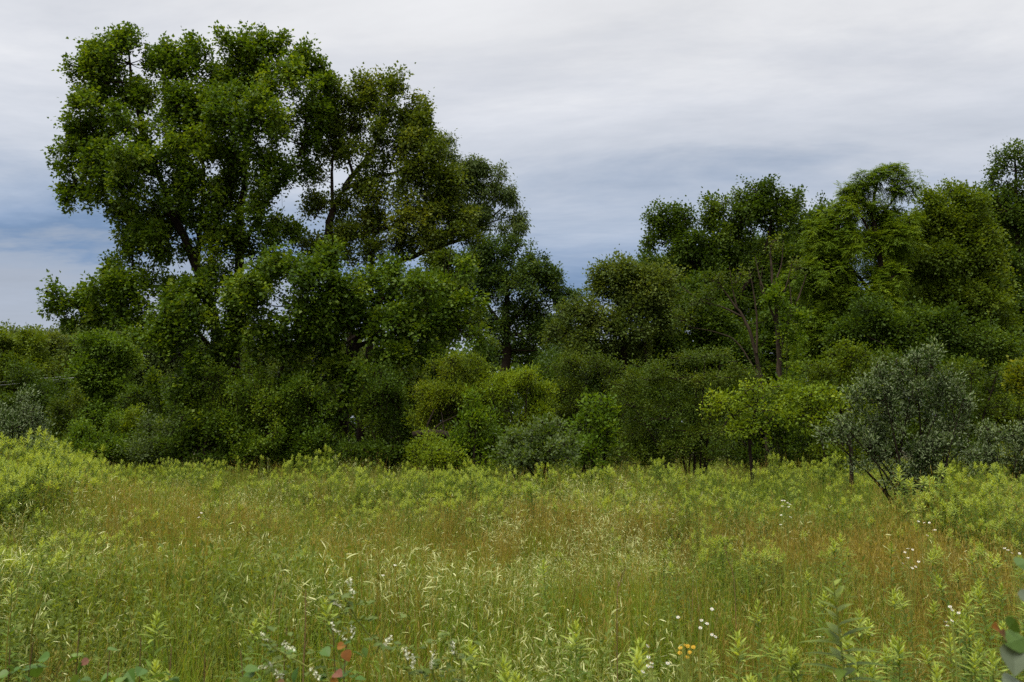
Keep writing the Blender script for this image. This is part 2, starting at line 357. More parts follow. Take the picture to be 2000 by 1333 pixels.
        V, Fc = kites(pos + off * 0.7, d, nrm, L, a, w, 0.25)
        tn = np.clip(TL[ti] + r.normal(0, tintvar * 0.4, N), 0, 1)
        tn = np.clip(tn + young * (t[:, 0] - 0.75), 0, 1); lv.add(V, Fc, np.repeat(tn, 4))
    o = lv.build('crown', M[mat], root)
    return root

# --- the two giants on the field's edge
Cw = [ # px, py, rx, rz, depth offset
 (175,100,30,32),(165,135,34,34),(215,105,45,40),(248,68,30,28),(262,95,36,36),(225,165,60,45),(170,185,34,28,-.6),(275,160,28,34),
 (352,85,36,36),(335,125,32,30),(385,115,26,34),(358,175,42,45,-.5),(330,215,34,32),
 (450,80,30,34),(495,75,36,30),(545,85,28,30),(430,120,42,38),(505,130,62,50),(580,110,36,36),(612,140,28,32),(560,165,56,45,-.8),(460,185,65,50,-1.2),(395,190,40,42,-.4),(610,200,36,40),(520,230,66,52,-1.4),(430,255,56,48,-1.2),(585,255,40,46),(380,270,36,40),
 (150,245,38,30),(190,232,40,34),(150,285,36,26),(118,298,22,20),(210,285,50,36,-.6),(165,325,38,28),(142,355,34,22),(125,378,18,16),(195,345,42,32,-.6),(185,375,30,18),(255,240,50,42,-.8),(300,262,40,40,-.6),
 (265,330,62,38,-1.6),(235,345,40,28,-1.6),(320,345,50,40,-1),(300,300,44,34,-1.2),
 (250,400,34,26),(262,440,40,34),(245,475,34,28),(290,470,40,32,-.5),(320,420,40,36,.4),(360,385,34,34,.6),(345,300,34,34,.4),
 (410,345,44,40,.2),(470,325,56,44,-1),(535,320,44,40,-.6),(440,400,48,40,-.3),(520,395,54,44,-.8),(495,450,54,40,-.2),(430,460,42,38),(560,450,40,36,.5),(590,320,24,28,.5),
 (340,490,38,28,.2),(420,520,46,36,-.4),(490,510,40,36),(380,550,34,24,.3),
 (215,540,34,26),(180,560,46,30,-.4),(130,572,40,26),(112,600,32,22),(160,600,38,24),(135,628,20,14),(228,575,46,34,-.8),(275,540,24,20),(255,610,46,34,-.6),(200,615,34,22),(318,560,34,24),(330,600,48,38,-1.8),(290,640,52,34,-1.6),(375,610,40,34,-1),
 (545,525,46,30,-2.6),(510,560,56,38,-2.6),(570,575,60,40,-3),(625,545,40,36,-2.6),(650,505,32,28,-2.4),(660,560,44,34,-2.8),(610,610,56,36,-2.8),(690,590,38,32,-2.4),(535,620,60,40,-2.4),(470,600,48,38,-1.6),(440,650,56,40,-1.6),(520,680,54,38,-1.8),(590,670,40,34,-1.6),(350,670,54,34,-1.8),(650,640,36,28,-1.8),(400,720,56,36,-1.2),(470,745,50,36,-1.2),(395,575,44,32,-1.4),(425,600,46,34,-1.6),(360,760,46,36,-1.2),(420,790,50,36,-1.6),(490,815,50,36,-1.8),(545,760,50,38,-1.8),(600,735,44,34,-1.6),(570,820,46,36,-1.8),(440,850,50,30,-1.8),(520,870,50,24,-2),(375,830,44,36,-1.4),(635,690,36,30,-1.4),(625,790,36,34,-1.6)]
Cw = [(c[0] + 3, c[1] + (14 if c[1] < 200 else 6 if c[1] < 420 else 0), *c[2:]) for c in Cw]
tree('cottonwood_tree', 'tallest tree, broad many-lobed cottonwood standing over the meadow edge', 'tree', 30, 460, 'cottonwood', Cw,
     trunks=[([(462,915),(460,760),(458,680),(466,560),(470,440),(478,340),(490,220),(500,110)], .24, .025), ([(452,915,.3),(440,760,.2),(415,610,.1),(380,510),(345,430),(305,330),(265,200),(250,90)], .22, .022)],
     limbs=[([(385,515),(392,430),(398,350),(385,240),(355,110)], .10, .018), ([(470,500),(500,430),(545,360),(590,290),(600,170)], .08, .015), ([(345,430),(300,400),(240,370),(150,350)], .07, .02), ([(440,700),(405,670),(370,635),(300,615)], .10, .03), ([(420,620),(395,580),(330,560),(220,570),(120,590)], .10, .02), ([(415,690),(380,680),(350,695),(330,710)], .05, .02),
            ([(520,900),(510,760),(520,690),(560,630),(590,570)], .10, .02), ([(540,900),(530,800),(575,640),(600,500)], .10, .02), ([(315,350),(260,320),(180,300),(120,295)], .06, .015)],
     leaf=.115, w=.46, a=.32, cover=1.9, lpt=22, spread=.14, droop=.2, flat=.5, hang=.25, tintvar=.35, up=.15, fan=2.6, fine=.75, loose=.45, shoots=.2, parts=(4, .38, .80, 1.05, .85, 1.3), seed=1)
Po = [
 (650,170,28,30),(665,205,34,30),(705,190,34,32),(690,235,45,36),(640,240,34,36),(735,170,16,28),(762,158,18,24),(785,168,20,26),(755,215,36,34),(800,205,26,30),(720,260,44,36),(785,255,46,36),(825,245,24,34),(650,290,32,28),
 (745,310,44,34),(810,310,50,40),(690,300,34,28),(840,330,44,40),(780,370,50,36),(720,365,36,30),(625,350,22,20),(612,400,26,24,.3),(655,400,26,24),
 (860,380,44,38),(810,420,52,34),(740,420,44,30),(690,440,36,32),(890,355,34,30),(880,420,48,32),(640,455,36,28),(700,490,40,28),(770,475,46,26),(840,470,44,24),(600,480,34,28,.5),(905,455,36,18)]
tree('poplar_tree', 'tall leaning poplar right of the giant cottonwood with bare forked limbs against sky', 'tree', 31, 672, 'poplar', Po,
     trunks=[([(668,915),(668,840),(672,760),(690,660),(660,560),(640,480),(648,420),(668,370),(700,330),(740,270),(765,180)], .22, .03)],
     limbs=[([(652,415),(648,350),(652,290),(655,200)], .07, .015), ([(640,480),(700,460),(770,440),(840,400),(880,340)], .09, .02), ([(690,340),(680,300),(690,230)], .06, .015), ([(668,372),(720,350),(790,330),(830,280)], .08, .02), ([(648,390),(625,410),(612,430)], .03, .01), ([(690,660),(735,650),(800,620),(870,590)], .10, .03),
            ([(628,790,-.6),(632,740,-.6),(655,690,-.4),(700,655,-.3),(760,640,-.3),(800,625,-.3)], .075, .035), ([(725,560),(728,500),(745,470)], .08, .03)],
     leaf=.105, w=.42, cover=1.7, lpt=24, spread=.16, droop=.2, flat=.45, hang=.3, fan=2.6, fine=.75, loose=.45, shoots=.2, parts=(4, .38, .80, 1.05, .9, 1.15), seed=2)
Wi = [(858,275,26,22),(866,305,20,24),(900,350,26,24),(880,385,40,28),(945,325,26,22),(925,345,32,26),(965,355,26,28),(930,385,44,30),(985,395,22,26),(960,415,34,28),(995,430,20,22),(1018,445,16,20),(900,425,44,24),(930,445,34,18),(870,450,36,22),(1012,425,14,16)]
tree('willow_tree', 'drooping olive willow on a long bare arm reaching over the open sky gap', 'tree', 32.5, 745, 'willow', Wi,
     trunks=[([(700,915),(712,760),(735,600),(765,525),(830,490),(900,468),(945,440),(985,405)], .15, .02)],
     limbs=[([(800,505),(840,440),(880,380),(890,350)], .06, .012), ([(900,468),(920,420),(935,360)], .045, .01), ([(945,440),(990,425),(1015,430)], .03, .008), ([(870,400),(862,340),(858,290)], .03, .008)],
     leaf=.11, a=.4, w=.20, cover=1.7, lpt=24, spread=.15, droop=.9, flat=.3, hang=.9, fine=.8, loose=.45, parts=(4, .35, .75, 1.0, .95, 1.1), seed=3)
Lo = [(740,545,44,32),(800,560,50,34),(860,560,44,32),(830,605,56,34),(765,605,50,34),(900,600,36,30),(880,645,46,30),(720,640,46,36),(800,650,48,30),(935,655,24,22),(770,690,46,34),(705,570,30,28),(900,525,22,20),(840,680,40,26),(745,725,36,30),(700,735,30,30,-.6),(655,715,32,34,-.6),(700,800,36,34,-.6),(640,660,40,30,-.6),(760,640,44,30,-.5)]
tree('maple_tree', 'mid green low spreading tree under the willow arm, right of the giants', 'tree', 28.5, 690, 'cottonwood', Lo,
     trunks=[([(676,915),(668,840),(676,760),(690,690),(720,620),(760,570)], .20, .05)],
     limbs=[([(690,680),(740,660),(800,640),(870,620)], .09, .02), ([(680,740),(720,720),(770,700)], .05, .015)],
     leaf=.125, w=.40, cover=1.6, lpt=22, spread=.16, fine=.8, loose=.45, parts=(4, .38, .8, 1.0, 1.0, 1.0), seed=4)
# --- shaded understory below the giants
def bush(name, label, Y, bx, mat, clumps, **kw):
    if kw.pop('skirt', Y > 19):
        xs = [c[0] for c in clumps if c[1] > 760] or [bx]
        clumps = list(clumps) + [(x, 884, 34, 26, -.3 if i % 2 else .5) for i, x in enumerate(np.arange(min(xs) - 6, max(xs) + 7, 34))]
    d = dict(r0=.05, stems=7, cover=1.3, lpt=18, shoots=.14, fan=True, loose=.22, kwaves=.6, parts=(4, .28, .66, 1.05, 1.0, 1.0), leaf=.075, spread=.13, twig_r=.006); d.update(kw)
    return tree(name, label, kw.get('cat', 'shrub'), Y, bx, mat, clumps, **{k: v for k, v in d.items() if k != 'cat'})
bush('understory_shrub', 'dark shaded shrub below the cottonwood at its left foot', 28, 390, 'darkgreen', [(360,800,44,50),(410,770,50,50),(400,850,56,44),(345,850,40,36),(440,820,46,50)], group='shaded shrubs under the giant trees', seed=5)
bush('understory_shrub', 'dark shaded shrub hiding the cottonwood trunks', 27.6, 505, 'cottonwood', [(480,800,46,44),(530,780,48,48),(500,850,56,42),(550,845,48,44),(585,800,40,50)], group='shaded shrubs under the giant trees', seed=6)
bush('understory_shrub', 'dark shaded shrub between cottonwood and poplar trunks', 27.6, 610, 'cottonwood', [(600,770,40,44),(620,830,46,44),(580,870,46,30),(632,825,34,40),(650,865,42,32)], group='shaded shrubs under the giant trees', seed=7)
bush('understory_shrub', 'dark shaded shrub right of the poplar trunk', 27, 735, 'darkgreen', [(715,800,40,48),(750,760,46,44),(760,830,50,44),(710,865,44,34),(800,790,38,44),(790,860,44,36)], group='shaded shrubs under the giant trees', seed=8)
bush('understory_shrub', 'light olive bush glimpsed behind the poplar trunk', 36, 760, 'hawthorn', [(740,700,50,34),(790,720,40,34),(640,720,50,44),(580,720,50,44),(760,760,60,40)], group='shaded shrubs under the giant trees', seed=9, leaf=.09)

# --- left background
def far(label, Y, bx, mat, clumps, name='background_tree', cat='tree', **kw):
    clumps = [(c[0], c[1], c[2] * 1.12, c[3] * 1.12, *(c[4:])) for c in clumps]
    d = dict(leaf=.15, lpt=20, spread=.22, cover=1.9, loose=.42, parts=(3, .45, .92, .85, .95, 1.1), r0=.18, twig_r=.012, group='trees behind the meadow'); d.update(kw)
    return tree(name, label, cat, Y, bx, mat, clumps, **d)
for i, (x, y, rx, rz, lab) in enumerate([(30,662,34,22,'hazy far tree on the ridge behind the round yellow-green tree'),(72,668,34,22,'hazy far tree on the ridge, second of the ridge crowns'),(118,664,40,24,'hazy far tree at the ridge middle, flat topped'),(165,656,38,26,'hazy far tree on the ridge below the cottonwood arm tip'),(212,646,40,30,'hazy far tree on the ridge behind the cottonwood arm')]):
    far(lab, 118 + 3 * i, x, 'distant', [(x-rx*.5,y+14,rx*.7,rz),(x+rx*.4,y+8,rx*.7,rz),(x,y+4,rx*.6,rz*.9),(x,y+45,rx,rz*1.4),(x+rx*.3,y+85,rx,rz*1.5)], leaf=.34, lpt=14, spread=.5, name='ridge_tree', group='far trees on the ridge', twig_r=0, seed=20+i)
far('round yellow-green tree at the photo left edge', 58, 25, 'mid', [(20,690,40,34),(55,680,28,26),(0,665,34,22),(45,720,38,30),(8,725,40,34),(62,705,20,22),(30,760,46,30),(-20,690,40,40),(-25,745,40,40)], name='round_tree', seed=30)
far('dark green mixed tree right of the round left tree', 62, 130, 'ash', [(110,690,34,28),(150,680,34,26),(100,730,36,32),(145,735,36,34),(185,690,30,28),(120,775,44,30),(170,770,40,34)], seed=31)
far('fresh green upright young tree left of the cottonwood', 42, 195, 'bright', [(205,680,34,26),(190,720,44,30),(225,700,24,30),(180,765,46,30),(220,760,30,34),(195,805,50,30)], leaf=.13, name='young_tree', seed=32)
far('olive drooping tree behind the fresh green young tree', 50, 290, 'willow', [(260,670,44,30),(310,680,44,34),(270,725,46,40),(330,740,40,46),(290,785,46,40),(250,770,34,34),(345,690,36,30)], w=.22, droop=.6, hang=.5, seed=33)
far('dark oak-like tree filling behind the cottonwood trunks', 54, 400, 'oak', [(380,700,60,44),(450,690,60,44),(370,760,60,50),(460,770,70,50),(330,800,60,50),(420,830,70,40)], seed=34)
far('dark tree behind the trunks of cottonwood and poplar', 54, 560, 'ash', [(530,700,60,40),(600,690,60,36),(670,700,60,44),(560,770,70,50),(650,780,70,50),(600,830,80,40)], seed=35)
bush('small_bush', 'olive brown bush between silvery bush and round green bushes', 33, 115, 'hawthorn', [(100,820,34,30),(130,800,34,30),(110,850,40,28),(85,855,30,24)], seed=36)
bush('small_bush', 'round bright green bush, left of two at the tree line', 29, 165, 'bright', [(160,845,28,24),(178,838,22,20),(150,865,26,20),(185,865,26,22)], seed=37)
bush('small_bush', 'round bright green bush, right of two at the tree line', 29.5, 218, 'bright', [(215,835,20,22),(222,855,26,26),(205,870,26,20),(238,870,20,18)], seed=38)
bush('small_bush', 'lime green bush with pale tips left of the shaded cottonwood shrubs', 33, 262, 'yellowgreen', [(255,805,30,22),(275,830,30,26),(245,840,30,26),(262,862,34,24)], seed=39)
bush('small_bush', 'greyish bush at the foot of the dark left thicket', 28.5, 310, 'greyshrub', [(300,835,36,30),(335,820,28,30),(310,865,44,26),(275,868,30,22)], seed=40)
bush('silvery_bush', 'silvery autumn olive bush at the photo left edge', 23, 25, 'olive', [(20,800,44,36),(50,810,34,34),(40,775,20,18),(5,840,44,34),(55,845,32,26),(-20,800,40,40),(75,830,16,18)], a=.45, w=.2, leaf=.075, young=.8, seed=41)

# --- centre background
far('dark blue-green domed oak behind the centre gap', 62, 985, 'oak', [(960,500,36,28),(1000,495,40,28),(1040,515,28,28),(930,520,32,28),(950,545,44,34),(1010,545,50,36),(1062,560,36,32),(1090,580,24,26),(1115,580,16,22),(960,590,50,38),(1030,600,56,38),(1095,615,30,30),(950,640,56,34),(1030,650,60,34),(1090,650,34,30),(915,560,30,36),(1000,690,70,30)],
    name='oak_tree', trunks=[([(985,915),(985,760),(990,660),(990,590),(985,530)], .45, .08)], limbs=[([(990,650),(950,590),(940,540)], .16, .04), ([(990,640),(1040,580),(1060,540)], .16, .04), ([(988,590),(1010,540),(1015,510)], .12, .03)], leaf=.17, cover=1.15, seed=45, kwaves=.45)
far('olive tree just behind the long willow arm', 48, 850, 'hawthorn', [(840,520,34,24),(880,510,34,26),(860,555,40,30),(820,560,36,30),(900,545,28,30),(850,600,50,34),(830,650,50,34),(880,650,40,34)], seed=46)
far('grey green leafy tree left of the tall dark right-hand tree', 40, 1205, 'ash', [(1180,540,22,26),(1225,530,26,24),(1265,540,26,28),(1160,575,28,24),(1205,575,40,32),(1250,585,40,34),(1125,620,34,28),(1175,625,44,32),(1235,635,50,36),(1285,620,30,34),(1105,660,24,24),(1140,670,40,30),(1200,690,50,30),(1265,690,44,34),(1290,570,22,26)],
    name='ash_tree', trunks=[([(1225,915),(1222,760),(1215,660),(1210,580),(1212,545)], .2, .04)], limbs=[([(1265,760),(1260,690),(1255,620),(1250,570)], .08, .02)], leaf=.12, lpt=24, cover=1.5, seed=47)
far('tall dark tree with twin tops right of the sky gap', 46, 1400, 'darkgreen', [(1280,430,26,20),(1320,425,24,22),(1300,460,40,30),(1260,480,22,18),(1345,440,26,28),(1375,430,20,22),(1310,505,40,30),(1360,480,40,34),(1270,520,26,22),(1405,410,26,26),(1440,400,28,26),(1480,395,26,24),(1510,390,24,22),(1545,400,18,26),(1420,450,46,38),(1480,440,46,38),(1530,440,30,36),(1400,510,46,36),(1460,500,46,36),(1520,500,36,38),(1340,550,50,34),(1420,570,56,40),(1500,570,50,44),(1550,520,26,36),(1380,620,50,34),(1460,640,56,40),(1540,620,40,44)],
    name='tall_tree', trunks=[([(1430,915),(1430,760),(1428,620),(1440,500),(1450,410)], .32, .05)], limbs=[([(1428,640),(1370,540),(1320,470),(1300,440)], .16, .04), ([(1430,600),(1490,500),(1510,410)], .14, .03)], leaf=.14, lpt=24, cover=1.3, seed=48)
far('bright feathery walnut tree rising highest right of centre', 36, 1680, 'walnut', [(1745,345,26,16),(1710,350,26,16),(1675,362,24,16),(1765,375,18,24),(1680,390,32,22),(1725,390,34,24),(1650,405,22,18),(1700,430,46,28),(1760,430,24,28),(1640,445,36,24),(1600,465,26,20),(1670,480,56,34),(1740,480,40,34),(1600,510,38,28),(1570,540,22,26),(1650,540,56,38),(1725,545,50,38),(1600,580,44,34),(1680,600,60,36),(1620,640,50,36),(1740,610,40,40),(1690,660,50,36),(1580,640,24,30),(1620,700,50,34),(1690,715,50,34),(1755,680,40,36),(1740,450,36,30),(1700,600,50,40)],
    name='walnut_tree', trunks=[([(1725,915),(1722,760),(1720,620),(1722,520),(1705,420),(1715,350)], .20, .03)], limbs=[([(1720,600),(1660,520),(1610,470)], .09, .02), ([(1715,480),(1680,420),(1670,380)], .06, .015), ([(1712,430),(1745,390),(1755,355)], .05, .012)], leaf=.115, a=.4, w=.17, pinnate=10, lpt=9, cover=2.0, seed=49)
far('green tree right of the feathery walnut with rounded low top', 38, 1860, 'mid', [(1815,395,24,18),(1850,385,24,18),(1880,395,20,18),(1830,420,34,24),(1880,425,34,26),(1790,450,30,28),(1840,470,50,34),(1900,465,36,34),(1930,500,32,34),(1800,520,46,36),(1870,530,56,38),(1940,560,40,40),(1820,590,56,40),(1890,610,60,40),(1780,650,50,40),(1860,670,60,40),(1940,650,44,44)],
    name='green_tree', trunks=[([(1870,915),(1868,700),(1860,520),(1855,410)], .2, .04)], leaf=.12, lpt=24, seed=50)
far('tall dark airy tree cut by the photo right edge', 46, 1975, 'darkgreen', [(1985,300,16,18),(1968,325,18,18),(2000,335,24,24),(1945,355,20,18),(1975,370,30,26),(1925,385,20,16),(2010,390,34,34),(1950,405,36,26),(1985,440,40,34),(1935,440,28,24),(2020,460,40,40),(1970,490,50,36),(2000,550,50,46),(1960,560,40,40),(2010,630,50,50),(1970,650,46,46)],
    name='tall_tree', trunks=[([(1990,915),(1990,700),(1988,500),(1982,310)], .25, .04)], leaf=.13, lpt=22, cover=1.2, seed=51)
far('dark crowded tree filling between tall dark tree and walnut', 52, 1590, 'darkgreen', [(1575,440,24,22),(1610,425,28,22),(1590,480,40,34),(1640,500,50,40),(1580,560,50,44),(1640,590,60,44),(1570,660,60,44),(1660,680,60,50),(1600,740,70,50)], seed=52)
far('dark thicket tree behind the lower right shrubs', 44, 1800, 'oak', [(1720,700,60,40),(1800,690,60,40),(1880,700,60,40),(1960,720,60,44),(1760,770,70,44),(1860,770,70,44),(1950,800,70,44),(1700,790,60,44)], seed=53)
far('dark thicket tree behind the central yellow-green bushes', 44, 1150, 'oak', [(1100,720,50,40),(1160,740,50,40),(1220,740,50,40),(1120,790,60,40),(1200,800,60,40),(1290,780,60,44),(1350,720,50,40),(1380,790,60,50),(1480,790,70,50),(1470,720,50,40),(1570,800,60,40)], seed=54)
far('dark thicket tree behind the horizontal log', 46, 860, 'oak', [(800,720,44,34),(860,720,50,34),(820,780,50,40),(900,760,50,40),(780,840,50,36),(950,710,40,30)], seed=55)

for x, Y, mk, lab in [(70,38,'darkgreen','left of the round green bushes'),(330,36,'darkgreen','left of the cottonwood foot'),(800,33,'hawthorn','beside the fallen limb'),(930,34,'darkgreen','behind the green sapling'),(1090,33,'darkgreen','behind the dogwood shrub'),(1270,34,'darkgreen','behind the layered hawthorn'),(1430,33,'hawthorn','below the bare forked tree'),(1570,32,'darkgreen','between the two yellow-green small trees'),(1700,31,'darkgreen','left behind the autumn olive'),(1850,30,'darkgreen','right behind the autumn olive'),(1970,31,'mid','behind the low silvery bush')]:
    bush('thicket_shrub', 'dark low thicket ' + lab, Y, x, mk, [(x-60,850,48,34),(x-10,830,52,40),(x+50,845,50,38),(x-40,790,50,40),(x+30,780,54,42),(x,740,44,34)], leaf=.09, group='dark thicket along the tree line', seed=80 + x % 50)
far('dark filler tree low between grey green tree and the twin-topped dark tree', 43, 1330, 'darkgreen', [(1290,600,40,40),(1340,590,44,36),(1390,640,50,40),(1320,660,50,44),(1280,690,44,40),(1370,700,50,40),(1430,680,50,44),(1490,650,50,44),(1540,690,50,44),(1450,740,50,40)], seed=56)
far('mid green tree low behind the autumn olive and walnut', 33, 1740, 'darkgreen', [(1700,640,44,34),(1760,650,44,34),(1820,640,44,34),(1660,660,40,30),(1720,690,50,34),(1790,690,50,34),(1860,690,44,34),(1920,680,44,34)], leaf=.10, seed=57)
far('dark tall filler crown behind the bare forked tree', 55, 1420, 'darkgreen', [(1300,540,60,44),(1370,520,60,44),(1440,520,60,44),(1510,510,60,44),(1560,480,44,36),(1330,600,70,50),(1430,600,70,50),(1530,590,70,50),(1600,560,60,50)], cover=2.2, parts=(3,.6,1,.6,1,1), seed=58)
far('dark tall filler crown behind the rounded low-topped green tree', 55, 1850, 'darkgreen', [(1730,500,50,44),(1790,480,50,40),(1850,470,56,40),(1910,450,50,44),(1970,470,56,50),(1760,570,70,50),(1850,560,70,50),(1940,560,70,50),(1800,640,80,50),(1920,640,80,50)], cover=2.2, parts=(3,.6,1,.6,1,1), seed=59)
def far_woods():
    r = np.random.default_rng(99); lv = MB(); N = 60000
    cx = r.uniform(-70, 75, 260); cyy = r.uniform(72, 92, 260); hz = r.uniform(5.0, 8.0, 260) + np.clip((cx + 30) / 30, 0, 1) * 3.2; k = r.integers(0, 260, N); v = unit(r.normal(0, 1, (N, 3)) + A([0, -.4, .3]))
    c = np.stack([cx, cyy, hz * .5], -1)[k]; p = c + v * A([3.4, 3.0, 1]) * np.where(np.arange(3) == 2, hz[k][:, None] * .55, 1) * r.uniform(.75, 1.05, (N, 1)); p[:, 2] = np.maximum(p[:, 2], .1)
    V, Fc = kites(p, r.normal(0, 1, (N, 3)), A([0, -.3, 1.]) + r.normal(0, .5, (N, 3)), r.uniform(.35, .6, N), .4, .42); lv.add(V, Fc, np.repeat(np.clip(r.normal(.4, .12, N), 0, 1), 4))
    n2_ = 46000; p = np.stack([r.uniform(-75, 80, n2_), r.uniform(70, 80, n2_), r.uniform(0, 7.5, n2_)], -1)
    V, Fc = kites(p, r.normal(0, 1, (n2_, 3)), A([0, -.3, 1.]) + r.normal(0, .6, (n2_, 3)), r.uniform(.35, .6, n2_), .4, .42); lv.add(V, Fc, np.repeat(np.clip(r.normal(.35, .12, n2_), 0, 1), 4))
    tag(lv.build('far_woods', M['darkgreen']), 'dark far woods closing the gaps between the nearer trunks', 'woods', kind='stuff')
far_woods()
# --- half-dead tree with bare forks, vine on it
tree('bare_forked_tree', 'half-dead tree with two groups of bare grey forks before the dark trees', 'tree', 29, 1515, 'hawthorn',
     [(1400,560,34,24),(1370,590,34,22),(1440,545,22,20),(1340,620,28,16),(1560,520,20,18),(1510,480,18,16)], bark='bark_grey',
     trunks=[([(1522,915),(1524,800),(1522,720),(1520,670),(1516,600),(1508,540),(1505,480)], .11, .02), ([(1500,915,.3),(1492,790,.3),(1484,730,.2),(1468,660),(1452,620),(1425,585),(1395,540)], .085, .012)],
     limbs=[([(1522,700),(1535,640),(1560,580),(1578,530)], .05, .01), ([(1518,640),(1500,590),(1484,545),(1475,500)], .045, .008), ([(1510,560),(1525,520),(1530,470)], .035, .008), ([(1478,690),(1478,620),(1470,560),(1462,520)], .04, .008), ([(1452,620),(1410,600),(1370,588),(1330,560)], .035, .008), ([(1440,605),(1430,560),(1425,520)], .03, .006), ([(1484,740),(1440,670),(1400,650),(1350,640)], .03, .006), ([(1515,600),(1535,560),(1550,500)], .03, .006), ([(1500,590),(1485,560),(1490,520)], .02, .005), ([(1530,660),(1545,600),(1540,540)], .03, .006)],
     leaf=.08, cover=.55, lpt=16, twig_r=.007, seed=60)
bush('thicket_shrub', 'dark shrub hiding the foot of the bare forked tree', 27, 1510, 'darkgreen', [(1480,800,40,36),(1530,790,40,40),(1500,840,50,34),(1550,850,40,34),(1450,850,40,34)], leaf=.085, group='dark thicket along the tree line', seed=79)
bush('climbing_vine', 'bright lime climbing vine wrapped round the bare forked tree trunk', 28.6, 1530, 'bright', [(1512,570,14,18),(1530,600,14,22),(1528,640,16,24),(1555,655,16,20),(1540,700,24,24),(1500,590,10,10),(1560,620,12,16),(1548,745,26,22)], cat='vine', stems=3, r0=.02, leaf=.10, w=.45, cover=.9, seed=61)
# --- front shrub row
S = 'shrubs along the meadow edge'
bush('hawthorn_shrub', 'wide layered olive brown hawthorn in the middle of the shrub row', 25, 1340, 'hawthorn', [(1270,720,36,18),(1330,705,40,20),(1390,700,40,18),(1440,715,36,18),(1240,750,40,22),(1310,745,50,24),(1390,745,50,24),(1450,750,36,24),(1230,790,44,28),(1300,795,54,28),(1370,800,50,30),(1250,840,50,34),(1330,850,56,34),(1400,850,40,34)], cat='shrub', leaf=.055, w=.4, cover=1.6, up=.1, dscale=1.1, fan=False, parts=(4, .35, .7, 1.0, 1.25, .5), group=S, seed=62)
bush('hawthorn_shrub', 'dark olive hawthorn behind the small dark round bush', 29, 1150, 'hawthorn', [(1110,720,36,22),(1160,715,36,22),(1200,735,30,24),(1100,760,40,28),(1160,765,44,28),(1210,780,30,30),(1110,810,40,30),(1180,820,44,30)], leaf=.06, group=S, seed=63)
bush('willow_bush', 'yellow-green fine-leaved bush, left part of the central pair', 26, 880, 'willowbush', [(880,725,44,26),(920,712,34,22),(850,760,40,28),(900,765,50,30),(940,755,30,30),(840,800,34,26),(880,810,50,28),(930,810,34,30)], a=.4, w=.17, leaf=.095, cover=1.6, hang=.3, group=S, seed=64)
bush('willow_bush', 'brightest yellow-green domed bush, right part of the central pair', 25.5, 1025, 'yellowgreen', [(1030,735,36,22),(1000,745,30,24),(1058,755,24,24),(990,775,36,28),(1040,780,40,30),(1065,800,20,26),(1000,815,44,28),(1050,825,34,24),(965,760,24,28)], a=.4, w=.17, leaf=.095, cover=1.6, hang=.3, group=S, seed=65)
bush('green_sapling', 'fresh green pointed sapling before the central yellow-green bushes', 21.5, 925, 'bright', [(925,785,16,22),(915,815,24,22),(940,820,26,24),(905,850,30,24),(945,855,34,26),(925,885,40,22),(970,840,16,20)], leaf=.11, w=.22, a=.4, group=S, seed=66)
bush('greyish_shrub', 'low grey-green dogwood shrub at the foot of the central bushes', 20, 1060, 'greyshrub', [(1060,840,34,18),(1090,835,24,20),(1020,855,34,18),(1075,868,44,24),(1025,885,40,20),(1105,870,20,24),(1000,862,18,14)], leaf=.085, w=.3, group=S, seed=67)
bush('dark_round_bush', 'small dark green upright round bush between hawthorns', 22, 1160, 'bright', [(1155,790,26,20),(1175,805,26,22),(1140,820,26,24),(1165,840,36,28),(1190,840,18,24),(1145,865,30,22),(1175,872,28,18)], leaf=.095, w=.38, tintvar=.2, group=S, seed=68)
tree('yellow_hawthorn', 'yellow-green small tree on a thin bent trunk, left of two', 'tree', 20.5, 1482, 'yellowgreen', [(1420,775,34,14),(1470,765,30,12),(1520,760,34,14),(1400,795,24,14),(1450,800,40,18),(1510,795,36,18),(1480,835,44,20),(1440,840,34,20),(1540,790,24,16)],
     trunks=[([(1478,935),(1474,900),(1464,870),(1470,830),(1478,790)], .045, .02)], limbs=[([(1468,865),(1440,830),(1420,790)], .025, .008), ([(1470,850),(1505,820),(1525,785)], .025, .008)], bark='bark', leaf=.075, w=.36, cover=1.3, lpt=18, up=.1, group=S, spread=.12, parts=(4, .3, .65, 1.1, 1.2, .65), twig_r=.005, seed=69)
tree('yellow_hawthorn', 'yellow-green small tree on a dark straight trunk, right of two beside the silvery bush', 'tree', 18.5, 1665, 'yellowgreen', [(1560,785,26,14),(1600,775,34,16),(1640,770,34,14),(1580,805,36,18),(1630,805,44,20),(1680,785,34,20),(1700,810,30,24),(1650,835,40,18),(1600,835,30,16),(1550,810,20,14)],
     trunks=[([(1664,945),(1662,905),(1660,870),(1650,830),(1640,800)], .05, .02)], limbs=[([(1660,870),(1620,840),(1590,805)], .025, .008), ([(1660,860),(1690,830),(1695,800)], .025, .008)], leaf=.075, w=.36, cover=1.3, lpt=18, up=.1, group=S, spread=.12, parts=(4, .3, .65, 1.1, 1.2, .65), twig_r=.005, seed=70)
Ol = [(1790,690,26,24),(1760,720,26,22),(1820,715,30,26),(1715,725,16,20),(1850,735,22,24),(1740,750,36,26),(1800,755,44,28),(1850,775,30,28),(1885,770,18,20),(1700,760,26,20),(1670,775,16,16),(1890,800,14,18),(1700,800,34,28),(1760,800,44,30),(1820,810,46,30),(1870,830,26,28),(1640,830,26,22),(1680,850,36,26),(1740,850,44,30),(1810,860,46,30),(1860,870,30,28),(1620,850,18,14),(1770,900,44,26),(1820,905,34,26),(1725,890,30,20),(1760,935,34,24),(1805,935,30,24),(1690,905,24,14),(1790,960,26,14)]
